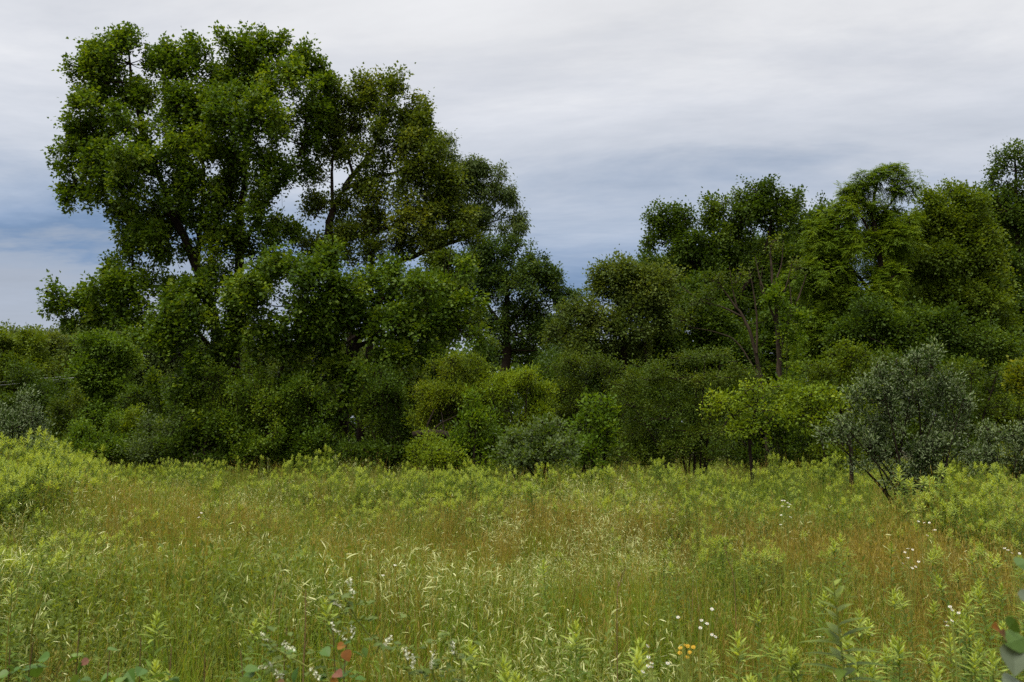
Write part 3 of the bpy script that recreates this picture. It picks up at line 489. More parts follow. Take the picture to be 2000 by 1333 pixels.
bush('autumn_olive_bush', 'large silvery autumn olive bush fanning out at the right of the meadow', 14.5, 1790, 'olive', Ol, stems=26, r0=.026, a=.45, w=.19, leaf=.060, cover=1.0, lpt=18, spread=.07, up=.8, flat=.35, twig_r=.004, seed=71, kwaves=.6, young=.9, shoots=.3, elong=1.6)
bush('low_olive_bush', 'low silvery bush right of the large autumn olive', 19, 1945, 'olive', [(1920,850,30,20),(1960,845,30,20),(1900,875,30,22),(1945,885,40,26),(1990,870,34,28),(1920,905,34,18),(2010,840,26,26),(1980,905,34,20)], a=.45, w=.2, leaf=.06, cover=.9, lpt=20, spread=.09, young=.8, group=S, seed=72)
bush('hawthorn_shrub', 'olive hawthorn showing over the right shoulder of the autumn olive', 24, 1890, 'hawthorn', [(1870,735,34,22),(1910,730,30,24),(1930,760,34,28),(1890,775,40,28),(1950,800,40,30),(1900,820,44,30),(1700,735,30,24),(1740,720,34,22)], leaf=.06, group=S, seed=73)
bush('yellowing_sapling', 'sapling with yellowing leaves at the photo right edge', 22, 1995, 'yellowing', [(1990,725,18,16),(1975,745,14,12),(2005,750,20,18)], stems=2, r0=.02, leaf=.09, cover=.7, group=S, seed=74)
bush('mid_green_bush', 'mid green bush below the walnut, left of the autumn olive', 26, 1620, 'mid', [(1600,700,34,26),(1650,690,34,26),(1630,735,44,28),(1585,745,34,30),(1680,700,26,26),(1600,790,44,34),(1660,770,34,34)], group=S, seed=75)
bush('pale_forb_clump', 'pale lime weed clump growing below the horizontal log', 21, 850, 'yellowgreen', [(850,885,20,16),(840,900,22,14),(868,897,18,14)], stems=6, r0=.012, leaf=.07, w=.2, group=S, seed=76)

# --- horizontal log and the wires
def simple_thing(name, label, cat, paths, mat, rads, group=None, k=8, parts=None):
    b = A(paths[0][-1]); root = empty(name, (b[0], b[1], 0), label, cat, group)
    for i, (p, rd) in enumerate(zip(paths, rads)):
        q = smooth(p, 14); q[1:-1] += rng.normal(0, rd[0] * .12, (12, 3)); V, Fc = tubes(q[None], np.linspace(rd[0], rd[1], 14)[None], k); MB().add(V, Fc).build(parts[i], mat, root, True)
    return root
simple_thing('fallen_tree_limb', 'dark horizontal fallen limb with upright side shoots left of the green sapling', 'log',
    [[P(806,850,23.4), P(828,846,23.4), P(852,847,23.4), P(884,853,23.4), P(905,868,23.5), P(930,890,23.6), A([*P(945,915,23.6)[:2], 0])], [P(832,846,23.4), P(836,828,23.5), P(848,800,23.7)], [P(840,847,23.4), P(860,828,23.5), P(892,812,23.7)], [P(868,850,23.4), P(866,830,23.5), P(862,805,23.8)]],
    M['bark'], [(.085, .12), (.035, .012), (.03, .01), (.02, .006)], parts=['trunk', 'branch', 'branch', 'branch'])
wm = bpy.data.materials.new('weathered wire'); wm.use_nodes = True; wm.node_tree.nodes['Principled BSDF'].inputs['Base Color'].default_value = (.22, .23, .23, 1); wm.node_tree.nodes['Principled BSDF'].inputs['Roughness'].default_value = .5
for dy, lab in ((0, 'upper of two pale overhead wires crossing before the far trees'), (6, 'lower of two pale overhead wires crossing before the far trees')):
    q = smooth([P(-400, 748 + dy, 57), P(-100, 752 + dy, 57), P(60, 741 + dy, 57), P(160, 732 + dy * .7, 57), P(420, 700 + dy * .7, 57)], 40)
    V, Fc = tubes(q[None], np.full((1, 40), .016), 5); tag(MB().add(V, Fc).build('overhead_wire', wm), lab, 'wire', 'overhead wires')

# ------------------------------------------------------------------ ground
def ground():
    n = 90; xs = np.concatenate([[-1500, -600, -250], np.linspace(-70, 70, n), [250, 600, 1500]]); ys = np.concatenate([[-1500, -400, -100], np.linspace(-20, 80, n), [150, 400, 2500]])
    X, Yg = np.meshgrid(xs, ys); Z = 0.04 * np.sin(X * .9 + 1) * np.sin(Yg * .7) * (np.abs(X) < 60)
    V = np.stack([X, Yg, Z], -1); nx = len(xs); i, j = np.meshgrid(np.arange(len(ys) - 1), np.arange(nx - 1), indexing='ij'); q = i * nx + j
    m = bpy.data.materials.new('thatch and soil'); m.use_nodes = True; nt = m.node_tree; N = nt.nodes.new; L = nt.links.new; pb = nt.nodes['Principled BSDF']
    ge = N('ShaderNodeNewGeometry'); no = N('ShaderNodeTexNoise'); no.inputs['Scale'].default_value = 1.3; no.inputs['Detail'].default_value = 8; L(ge.outputs['Position'], no.inputs['Vector'])
    cr = N('ShaderNodeValToRGB'); L(no.outputs['Fac'], cr.inputs[0]); e = cr.color_ramp.elements; e[0].position = .35; e[0].color = (.035, .032, .012, 1); e[1].position = .7; e[1].color = (.09, .085, .025, 1)
    L(cr.outputs[0], pb.inputs['Base Color']); pb.inputs['Roughness'].default_value = 1
    o = MB().add(V, np.stack([q, q + 1, q + nx + 1, q + nx], -1).reshape(-1, 4)).build('ground', m, None, True); tag(o, kind='structure')
ground()

# ------------------------------------------------------------------ meadow plants: prototypes (not linked: used by the scatter)
def mm(k, c0, c1, c2, **kw):
    d = dict(inst=.45, patch=.5, nscale=.45, trans=.4, spec=.12); d.update(kw); M[k] = leaf_mat(k, [(0.0, c0), (0.5, c1), (1.0, c2)], **d)
mm('green grass', (.066, .122, .010), (.122, .188, .016), (.21, .275, .03))
mm('golden grass', (.10, .098, .014), (.17, .158, .026), (.30, .27, .06))
mm('rust grass', (.10, .076, .014), (.175, .135, .025), (.28, .22, .05))
mm('goldenrod leaf', (.062, .115, .013), (.112, .180, .022), (.185, .255, .038), inst=.3)
mm('goldenrod tip', (.16, .225, .030), (.25, .315, .052), (.36, .42, .09), inst=.4, patch=.4)
mm('seed pod', (.24, .27, .09), (.38, .41, .16), (.55, .56, .28), inst=.3, trans=.25, spec=.4)
mm('weed leaf', (.065, .105, .018), (.11, .155, .027), (.17, .21, .045))
mm('broad grass', (.06, .105, .03), (.10, .155, .045), (.16, .21, .07))
mm('stem green', (.10, .13, .025), (.15, .18, .035), (.2, .22, .05), trans=0)
mm('stem brown', (.05, .03, .015), (.10, .06, .03), (.17, .11, .05), trans=0)
def dirs(n, lean, r, upz=1.0):
    az = r.uniform(0, 2 * pi, n); k = np.abs(r.normal(0, lean, n)); return unit(np.stack([np.cos(az) * k, np.sin(az) * k, np.full(n, upz)], -1))
def disc(n, R, r):
    az = r.uniform(0, 2 * pi, n); q = R * np.sqrt(r.uniform(0, 1, n)); return np.stack([np.cos(az) * q, np.sin(az) * q, np.zeros(n)], -1)
def rib(mb, base, d, L, w, droop, nseg, prof, mat, r, t0=.5, ts=.2, twist=None):
    V, Fc, m = ribbons(base, d, L, w, droop, nseg, prof, twist)
    mb.add(V, Fc, np.repeat(np.clip(r.normal(t0, ts, len(base)), 0, 1), m), mat)
def panicle(mb, b, d, L, r, mat, k, ln):
    """slender seed head: short spikes held close to the top of each stem"""
    n = len(b); D = np.repeat(d, k, 0); hd = D.copy(); hd[:, 2] = 0; hd = unit(hd + 1e-6); f = r.uniform(.78, 1.0, (n * k, 1)); LL = np.repeat(L, k)[:, None]
    bb = np.repeat(b, k, 0) + D * LL * f + .1 * LL * f ** 2 * (hd * .5 - A([0, 0, .75]))
    rib(mb, bb, unit(D + r.normal(0, .28, (n * k, 3))), r.uniform(.6, 1.2, n * k) * ln, .0045, .25, 2, 'spike', mat, r, .65)
def p_grass(seed):
    r = np.random.default_rng(seed); mb = MB(); n = 46
    rib(mb, disc(n, .16, r), dirs(n, .26, r), r.uniform(.38, .88, n), r.uniform(.004, .0075, n), r.uniform(.05, .6, n), 6, 'grass', 0, r, .5, .28)
    n = 8; b = disc(n, .15, r); d = dirs(n, .16, r); L = r.uniform(.6, .95, n); rib(mb, b, d, L, .0035, .1, 4, 'grass', 1, r); panicle(mb, b, d, L, r, 1, 2, .05)
    return mb.mesh('grass_tuft', [M['green grass'], M['golden grass']])
def p_gold(seed):
    r = np.random.default_rng(seed); mb = MB(); n = 34
    rib(mb, disc(n, .19, r), dirs(n, .26, r), r.uniform(.35, .85, n), r.uniform(.0035, .0055, n), r.uniform(.05, .5, n), 5, 'grass', 1, r, .4, .3)
    n = 16; rib(mb, disc(n, .18, r), dirs(n, .25, r), r.uniform(.35, .75, n), r.uniform(.004, .006, n), r.uniform(.05, .5, n), 5, 'grass', 0, r, .4, .25)
    n = 24; b = disc(n, .2, r); d = dirs(n, .15, r); L = r.uniform(.55, .98, n); rib(mb, b, d, L, .0036, .1, 4, 'grass', 1, r, .45, .25); panicle(mb, b, d, L, r, 1, 4, .055)
    return mb.mesh('golden_tuft', [M['green grass'], M['rust grass']])
def goldenrod_geo(seed, h=.85):
    """stem, leaves, growing tip of one goldenrod"""
    r = np.random.default_rng(seed); st, lf, tp = MB(), MB(), MB()
    lean = r.normal(0, .05, 2); t = np.linspace(0, 1, 8)
    q = np.stack([lean[0] * t ** 2 * h * 2, lean[1] * t ** 2 * h * 2, t * h], -1); V, Fc = tubes(q[None], np.linspace(.0045, .002, 8)[None], 5); st.add(V, Fc, .4)
    n = 62; f = np.linspace(.18, .93, n); az = np.arange(n) * 2.4 + r.normal(0, .25, n); el = np.linspace(.1, .75, n) + r.normal(0, .15, n)
    b = np.stack([np.interp(f, t, q[:, 0]), np.interp(f, t, q[:, 1]), f * h], -1); d = np.stack([np.cos(az) * np.cos(el), np.sin(az) * np.cos(el), np.sin(el)], -1)
    L = np.interp(f, [.18, .5, .93], [.075, .105, .06]) * r.uniform(.8, 1.2, n)
    rib(lf, b, d, L, L * .17, r.uniform(.25, .6, n), 4, 'lance', 0, r, .5, .15)
    n = 30; az = np.arange(n) * 2.4; el = np.linspace(.35, 1.35, n) + r.normal(0, .12, n); f = np.linspace(.90, 1.0, n)
    b = np.stack([np.interp(f, t, q[:, 0]), np.interp(f, t, q[:, 1]), f * h], -1); d = np.stack([np.cos(az) * np.cos(el), np.sin(az) * np.cos(el), np.sin(el)], -1)
    L = np.linspace(.075, .035, n) * r.uniform(.8, 1.2, n); rib(tp, b, d, L, L * .19, r.uniform(.1, .5, n), 4, 'lance', 0, r, .5, .2)
    return st, lf, tp
def p_goldenrod(seed):
    mb = MB(); r = np.random.default_rng(seed)
    for s in range(3):
        off = A([*r.normal(0, .07, 2), 0])
        for k, g in enumerate(goldenrod_geo(seed * 10 + s, r.uniform(.55, .85))):
            for V, Fc, T in zip(g.V, g.Fc, g.T): mb.add(V + off, Fc - Fc.min(), T, k)
    return mb.mesh('goldenrod_clump', [M['stem green'], M['goldenrod leaf'], M['goldenrod tip']])
def p_pods(seed):
    r = np.random.default_rng(seed); mb = MB(); n = 13
    b = disc(n, .12, r); d = dirs(n, .45, r); L = r.uniform(.55, .95, n); rib(mb, b, d, L, .0045, .3, 5, 'grass', 1, r)
    k = 8; f = r.uniform(.45, 1.0, (n * k, 1)); LL = np.repeat(L, k)[:, None]; D = np.repeat(d, k, 0)
    hd = D.copy(); hd[:, 2] = 0; hd = unit(hd + 1e-6)
    bb = np.repeat(b, k, 0) + D * LL * f + .3 * LL * f ** 2 * (hd * .5 - A([0, 0, .75]))
    sd = unit(D * .5 + r.normal(0, .55, (n * k, 3)) + A([0, 0, .25])); Lk = r.uniform(.04, .085, n * k)
    rib(mb, bb, sd, Lk, r.uniform(.004, .0075, n * k), r.uniform(-.1, .6, n * k), 4, 'spike', 2, r, .5, .25, r.uniform(0, pi, n * k))
    m = 60; f = r.uniform(.15, .8, m); i = r.integers(0, n, m); lb = b[i] + d[i] * (L[i] * f)[:, None]
    V, Fc = kites(lb, unit(d[i] * .3 + r.normal(0, .7, (m, 3))), A([0, 0, 1.]) + r.normal(0, .4, (m, 3)), r.uniform(.025, .05, m), .45, .22); mb.add(V, Fc, np.repeat(r.uniform(.2, .8, m), 4), 0)
    return mb.mesh('sweet_clover_tuft', [M['weed leaf'], M['stem green'], M['seed pod']])
def p_weed(seed):
    r = np.random.default_rng(seed); mb = MB(); n = 10; b = disc(n, .16, r); d = dirs(n, .25, r); L = r.uniform(.35, .68, n)
    rib(mb, b, d, L, .004, .1, 3, 'grass', 1, r); m = 150; f = r.uniform(.15, 1.02, m) ** .8; i = r.integers(0, n, m); lb = b[i] + d[i] * (L[i] * f)[:, None]
    V, Fc = kites(lb, unit(d[i] * .2 + r.normal(0, .7, (m, 3)) + A([0, 0, .25])), A([0, 0, 1.]) + r.normal(0, .35, (m, 3)), r.uniform(.03, .065, m), .45, .17, .3); mb.add(V, Fc, np.repeat(np.clip(r.normal(.5, .2, m), 0, 1), 4), 0)
    return mb.mesh('leafy_weed', [M['weed leaf'], M['stem green']])
def p_broad(seed):
    r = np.random.default_rng(seed); mb = MB(); n = 16; rib(mb, disc(n, .1, r), dirs(n, .3, r), r.uniform(.4, .85, n), r.uniform(.008, .014, n), r.uniform(.1, .6, n), 7, 'lance', 0, r, .5, .2, r.uniform(-.6, .6, n))
    return mb.mesh('broad_grass', [M['broad grass']])
def p_dry(seed):
    r = np.random.default_rng(seed); mb = MB(); n = 7; rib(mb, disc(n, .1, r), dirs(n, .3, r), r.uniform(.6, 1.0, n), .0045, r.uniform(-.05, .25, n), 5, 'grass', 0, r)
    return mb.mesh('dry_stalk', [M['golden grass'] if seed % 2 else M['stem brown']])
KIND = {'grass': [p_grass(s) for s in (1, 2, 3)], 'gold': [p_gold(s) for s in (4, 5, 6)], 'rod': [p_goldenrod(s) for s in (7, 8, 9, 10)], 'pods': [p_pods(s) for s in (11, 12, 13)], 'weed': [p_weed(s) for s in (14, 15, 16)], 'broad': [p_broad(17), p_broad(18)], 'dry': [p_dry(19), p_dry(20)]}
NAMES = list(KIND)

# where each kind grows (photograph positions of patches give ground positions)
def G(u, v, cu, cv, su, sv): return np.exp(-(((u - cu) / su) ** 2 + ((v - cv) / sv) ** 2))
def noise2(x, y, s, seed):
    r = np.random.default_rng(seed); o = np.zeros_like(x)
    for k in range(6):
        a = r.uniform(0, 2 * pi); f = s * r.uniform(.6, 1.8); o += np.sin(f * (x * cos(a) + y * sin(a)) + r.uniform(0, 6.28))
    return o / 3.0
def weights(x, y):
    u = CX + F * x / y; v = HOR + F * (CAMZ - .65) / y
    far_ = np.clip((970 - v) / 60, 0, 1)
    nz = lambda s, k: np.clip(.6 + .55 * noise2(x, y, s, k), .05, 2)
    w = {}
    w['rod'] = (.04 + 1.0 * far_ * nz(.5, 5) + 3.0 * G(u, v, 30, 930, 190, 90) + 1.0 * G(u, v, 0, 1050, 130, 120) + 1.6 * G(u, v, 1870, 990, 160, 50) + .2 * G(u, v, 1350, 1030, 140, 40) + 1.0 * G(u, v, 1000, 960, 500, 40) + .9 * G(u, v, 1560, 1330, 350, 60) + .35 * G(u, v, 1980, 1150, 120, 200)) * nz(1.1, 1)
    w['gold'] = (.12 + 1.9 * G(u, v, 1000, 1005, 260, 50) + 1.3 * G(u, v, 1680, 1120, 330, 110) + 1.4 * G(u, v, 40, 1240, 120, 70) + .9 * G(u, v, 500, 990, 300, 50) + .5 * G(u, v, 750, 1180, 300, 80)) * nz(.9, 2)
    w['grass'] = 1.0 * nz(.8, 3)
    w['pods'] = (.03 + .75 * ( .9 * G(u, v, 300, 1060, 330, 100) + 2.3 * G(u, v, 1080, 1110, 190, 140) + .8 * G(u, v, 760, 1030, 160, 60) + .5 * G(u, v, 560, 950, 200, 30) + .6 * G(u, v, 1180, 980, 100, 60))) * nz(1.4, 4)
    w['weed'] = (.55 + 1.2 * G(u, v, 430, 1130, 180, 70) + 1.0 * G(u, v, 1060, 1260, 220, 90) + .6 * G(u, v, 100, 1150, 200, 120)) * nz(.9, 6)
    w['broad'] = (.05 + .5 * np.clip((v - 1220) / 100, 0, 1) + .2 * G(u, v, 1700, 1000, 300, 80)) * nz(1.2, 7)
    w['dry'] = .10 * nz(.7, 8) + .25 * G(u, v, 40, 1230, 120, 80)
    w['rod'] *= 1 - .92 * G(u, v, 1730, 985, 80, 45)
    return np.stack([w[k] for k in NAMES], -1)
def scatter():
    X, Yp = [], []
    for y0, y1, dens in ((1.9, 5, 62), (5, 9, 46), (9, 15, 32), (15, 24, 22), (24, 37, 11)):
        hw = .66 * y1 + 2.2; n = int((y1 - y0) * 2 * hw * dens); xx = rng.uniform(-hw, hw, n); yy = rng.uniform(y0, y1, n); k = np.abs(xx) < .66 * yy + 2.2; X.append(xx[k]); Yp.append(yy[k])
    x, y = np.concatenate(X), np.concatenate(Yp)
    w = weights(x, y); c = np.cumsum(w / w.sum(1, keepdims=True), 1); kd = np.minimum((c < rng.uniform(0, 1, len(x))[:, None]).sum(1), len(NAMES) - 1)
    # clear the shade below the trees: plants thin out there
    u = CX + F * x / y
    keep = (y < 25.5) | (rng.uniform(0, 1, len(x)) < .75)
    x, y, kd, u = x[keep], y[keep], kd[keep], u[keep]
    near = (kd == NAMES.index('rod')) & (y < 7.0) & (y > 3.0)
    NEAR_ROD.extend(zip(x[near], y[near])); x, y, kd, u = x[~near], y[~near], kd[~near], u[~near]
    ok = ~((kd == NAMES.index('rod')) & (y <= 3.0)); x, y, kd, u = x[ok], y[ok], kd[ok], u[ok]
    n = len(x); scl = rng.uniform(.75, 1.15, n) * np.where(kd == NAMES.index('rod'), np.where(y > 12, 1.1, .95), 1.0) * np.clip(.86 + .20 * noise2(x, y, 1.0, 30), .5, 1.25)
    v = HOR + F * (CAMZ - .65) / y
    scl *= np.where((kd == NAMES.index('rod')) & (y > 19), 0.92 + .26 * noise2(x, y, 1.1, 31), 1.0)
    scl *= 1 + .55 * G(u, v, 20, 930, 150, 60) + .15 * G(u, v, 1880, 980, 120, 60)
    idx = np.zeros(n, np.int32); o0 = 0; src = []
    for i, k in enumerate(NAMES):
        m = kd == i; idx[m] = o0 + rng.integers(0, len(KIND[k]), m.sum()); o0 += len(KIND[k]); src += KIND[k]
    me = bpy.data.meshes.new('meadow'); me.vertices.add(n); me.vertices.foreach_set('co', np.stack([x, y, np.zeros(n) - .01], -1).astype(np.float32).ravel())
    def att(nm, tp, fld, val): q = me.attributes.new(nm, tp, 'POINT'); q.data.foreach_set(fld, val)
    att('idx', 'INT', 'value', idx); att('scl', 'FLOAT', 'value', scl.astype(np.float32))
    lean = rng.normal(0, .10, (n, 2)); att('rot', 'FLOAT_VECTOR', 'vector', np.stack([lean[:, 0], lean[:, 1], rng.uniform(0, 2 * pi, n)], -1).astype(np.float32).ravel())
    o = bpy.data.objects.new('meadow_grass', me); SC.collection.objects.link(o); tag(o, 'tall olive and golden meadow grass mixed with weeds filling the open field', 'grass', kind='stuff')
    g = bpy.data.node_groups.new('meadow scatter', 'GeometryNodeTree'); g.interface.new_socket('Geometry', in_out='INPUT', socket_type='NodeSocketGeometry'); g.interface.new_socket('Geometry', in_out='OUTPUT', socket_type='NodeSocketGeometry')
    N = g.nodes.new; L = g.links.new; gi = N('NodeGroupInput'); go = N('NodeGroupOutput')
    g2i = N('GeometryNodeGeometryToInstance')
    # one object info per prototype, joined in order (last link first)
    for j, ms in list(enumerate(src))[::-1]:
        po = bpy.data.objects.new(ms.name, ms); oi = N('GeometryNodeObjectInfo'); oi.inputs['Object'].default_value = po; oi.inputs['As Instance'].default_value = True; L(oi.outputs['Geometry'], g2i.inputs[0])
        PROTOS.append(po)
    ip = N('GeometryNodeInstanceOnPoints'); L(gi.outputs[0], ip.inputs['Points']); ip.inputs['Pick Instance'].default_value = True
    coll = bpy.data.collections.new('meadow prototypes')
    for j, po in enumerate(PROTOS[::-1]): po.name = 'proto_%02d_%s' % (j, po.data.name); coll.objects.link(po)
    ci = N('GeometryNodeCollectionInfo'); ci.inputs['Collection'].default_value = coll; ci.inputs['Separate Children'].default_value = True; ci.inputs['Reset Children'].default_value = True
    for nd in [q for q in g.nodes if q.bl_idname in ('GeometryNodeObjectInfo', 'GeometryNodeGeometryToInstance')]: g.nodes.remove(nd)
    L(ci.outputs[0], ip.inputs['Instance'])
    def na(nm, tp):
        q = N('GeometryNodeInputNamedAttribute'); q.data_type = tp; q.inputs['Name'].default_value = nm; return q.outputs['Attribute']
    L(na('idx', 'INT'), ip.inputs['Instance Index']); L(na('rot', 'FLOAT_VECTOR'), ip.inputs['Rotation']); L(na('scl', 'FLOAT'), ip.inputs['Scale'])
    L(ip.outputs[0], go.inputs[0])
    md = o.modifiers.new('scatter', 'NODES'); md.node_group = g
PROTOS, NEAR_ROD = [], []
scatter()

# ------------------------------------------------------------------ single plants close to the camera
def plant_parts(root, parts):
    for nm, mb, mt in parts:
        me = mb.mesh(nm, mt); o = bpy.data.objects.new(nm, me); SC.collection.objects.link(o); o.parent = root
def copy_thing(root, loc, rz, scale, label=None):
    c = root.copy(); SC.collection.objects.link(c); c.location = loc; c.rotation_euler = (0, 0, rz); c.scale = (scale,) * 3
    if label: c['label'] = label
    for ch in root.children:
        d = ch.copy(); SC.collection.objects.link(d); d.parent = c
    return c
ROD_L = 'green goldenrod plant with a lime leafy tip among the near meadow grass'
rod_src = []
TOPS = [(290,1215),(345,1235),(985,1290),(1225,1245),(1440,1250),(1405,1262),(1530,1205),(1550,1232),(1680,1178),(1735,1225),(1665,1205),(1890,1150),(1965,1165),(1010,1255),(850,1312),(470,1305),(310,1292),(705,1185),(1180,1290),(1290,1300),(1340,1310),(1100,1300),(1480,1290),(1590,1285),(1800,1290),(1840,1270),(1120,1240),(560,1300),(240,1300)]
spots = [(P(u, v, 1430 / (v - 835))[0], 1430 / (v - 835), 1.0) for u, v in TOPS] + [(x, y, .92) for x, y in sorted(NEAR_ROD, key=lambda q: q[1])[:170]]
for i, (x, y, sc_) in enumerate(spots):
    z, s_ = (0, 0, 0) if False else rng.uniform(0, 2 * pi), sc_ * rng.uniform(.88, 1.08)
    if i < 6:
        root = empty('goldenrod_plant', (x, y, 0), ROD_L, 'wildflower', 'goldenrods standing in the near meadow'); root.scale = (s_,) * 3
        st, lf, tp = goldenrod_geo(500 + i, .89); plant_parts(root, [('stem', st, M['stem green']), ('leaves', lf, M['goldenrod leaf']), ('growing_tip', tp, M['goldenrod tip'])]); rod_src.append(root)
    else: copy_thing(rod_src[i % 6], (x, y, 0), z, s_)

def leafy_round(mb, base, d, nrm, L, mat=0, tint=.5):
    """a broad rounded leaf: heart-shaped blade of ten corners, folded on its midrib"""
    d = unit(A(d, float)); s_ = unit(np.cross(nrm, d)); n = np.cross(d, s_)
    o = [(0, 0), (.08, .30), (.28, .46), (.52, .42), (.78, .22), (1, 0), (.78, -.22), (.52, -.42), (.28, -.46), (.08, -.30)]
    V = [A(base) + L * (a * d + b * s_ + (.22 * abs(b) - .12 * a * a) * n) for a, b in o]; ctr = [A(base) + L * (a * d - .12 * a * a * n) for a in (.3, .6)]
    V = A(V + ctr); q = A([(0, 1, 10, 10), (1, 2, 10, 10), (2, 3, 11, 10), (3, 4, 11, 11), (4, 5, 11, 11), (5, 6, 11, 11), (6, 7, 11, 11), (7, 8, 10, 11), (8, 9, 10, 10), (9, 0, 10, 10)])
    for f in q:
        f = list(dict.fromkeys(f)); mb.add(V[f], np.arange(len(f))[None], tint, mat)
M['sapling'] = leaf_mat('poplar sapling leaf', [(0, (.03, .065, .012)), (.5, (.06, .11, .02)), (1, (.11, .17, .035))], under=(.10, .125, .08), trans=.3, spec=.2, rough=.5)
M['sucker leaf'] = leaf_mat('poplar sucker leaf', [(0, (.03, .07, .012)), (.5, (.06, .12, .02)), (1, (.12, .18, .035))], trans=.3, spec=.2, rough=.45)
M['orange leaf'] = leaf_mat('orange leaf', [(0, (.09, .035, .008)), (.5, (.17, .065, .010)), (1, (.22, .12, .015))], trans=.3, tcol=(1.3, .9, .5), patch=1.2, nscale=25)
M['pink leaf'] = leaf_mat('reddened leaf', [(0, (.09, .04, .022)), (.5, (.15, .065, .04)), (1, (.16, .12, .035))], trans=.25, tcol=(1.3, .8, .6), patch=1.5, nscale=20)
M['white petal'] = leaf_mat('white petals', [(0, (.50, .50, .45)), (1, (.66, .66, .62))], trans=.2, tcol=(1, 1, 1), patch=.2)
M['cream floret'] = leaf_mat('cream florets', [(0, (.55, .56, .38)), (1, (.80, .80, .66))], trans=.25, tcol=(1, 1, .8), patch=.2)
M['yellow petal'] = leaf_mat('yellow petals', [(0, (.36, .19, .012)), (1, (.55, .34, .025))], trans=.2, tcol=(1, .9, .4), patch=.3)
M['teal leaf'] = leaf_mat('clover leaf', [(0, (.045, .08, .014)), (.5, (.08, .12, .02)), (1, (.13, .17, .03))], trans=.3, spec=.25)
M['forb leaf'] = leaf_mat('tall forb leaf', [(0, (.04, .075, .010)), (.5, (.08, .122, .016)), (1, (.16, .20, .03))], trans=.3, spec=.15, rough=.5)
def sub(nm, mb, mt, root): return mb.build(nm, mt, root)
# tall leafy forb
def forb(u, v, d, label):
    top = P(u, v, d); r = np.random.default_rng(int(u)); root = empty('leafy_forb', (top[0], d, 0), label, 'wild plant'); h = top[2]
    b0 = A([top[0] + .05, d, 0]); q = smooth([b0, b0 * .4 + top * .6 + A([.015, 0, 0]), top], 14); V, Fc = tubes(q[None], np.linspace(.006, .002, 14)[None], 6); sub('stem', MB().add(V, Fc, .3), M['stem green'], root)
    lf = MB(); n = 52; f = np.linspace(.30, .97, n); az = np.arange(n) * pi / 2 * 1.03 + r.normal(0, .15, n); el = np.linspace(.05, .75, n) + r.normal(0, .1, n)
    b = np.stack([np.interp(f, np.linspace(0, 1, 14), q[:, k]) for k in range(3)], -1); dd = np.stack([np.cos(az) * np.cos(el), np.sin(az) * np.cos(el), np.sin(el)], -1); L = np.interp(f, [.3, .7, .97], [.13, .135, .06]) * r.uniform(.85, 1.15, n)
    V, Fc, m = ribbons(b, dd, L, L * .30, r.uniform(.3, .6, n), 6, 'lance'); lf.add(V, Fc, np.repeat(np.clip(np.linspace(.2, .85, n) + r.normal(0, .1, n), 0, 1), m)); sub('leaves', lf, M['forb leaf'], root)
forb(1627, 1130, 3.3, 'tall dark leafy forb with broad pointed leaves standing above the near grass')
# poplar sapling reaching in from the right edge
def sapling():
    d = 1.7; b = P(2040, 1333, d); root = empty('poplar_sapling', (b[0], d, 0), 'poplar sapling with grey leaf backs and one orange leaf at the lower right corner', 'sapling')
    q = smooth([A([b[0] + .02, d, -.02]), P(2035, 1320, d), P(2015, 1200, d), P(2012, 1090, d)], 14); V, Fc = tubes(q[None], np.linspace(.005, .002, 14)[None], 6); sub('stem', MB().add(V, Fc, .3), M['stem brown'], root)
    q2 = [smooth([P(2020, 1270, d), P(1995, 1250, d + .02), P(1965, 1242, d + .03)], 8), smooth([P(2012, 1150, d), P(2003, 1120, d)], 8)]
    for q in q2: V, Fc = tubes(q[None], np.linspace(.003, .0015, 8)[None], 5); sub('twig', MB().add(V, Fc, .6), M['stem brown'], root)
    for (u, v), (u2, v2), L, nr, mt, t_, lab in [((2012,1098),(1970,1114),.045,(.1,.75,-.65),'sapling',.5,'grey underside of a leaf'),((2000,1245),(1918,1280),.050,(.1,.85,-.5),'sapling',.5,'large leaf turned to its grey back'),((1978,1258),(1985,1320),.058,(0,-.8,.6),'sapling',.15,'dark green leaf'),((1952,1230),(1930,1218),.026,(0,-.8,.6),'orange leaf',.55,'small orange leaf'),((1965,1248),(1950,1225),.03,(.2,-.7,.5),'pink leaf',.4,None),((1970,1228),(1990,1206),.036,(.1,.8,-.6),'sapling',.5,None),((2005,1150),(2020,1190),.04,(-.3,-.7,.6),'sapling',.7,None),((1990,1330),(1950,1335),.045,(0,-.4,.9),'sapling',.6,None)]:
        p0, p1 = P(u, v, d - .02), P(u2, v2, d - .05); mb = MB(); leafy_round(mb, p0, p1 - p0, A(nr), L, 0, t_); o = sub('leaf', mb, M[mt], root)
        if lab: o['label'] = lab
sapling()
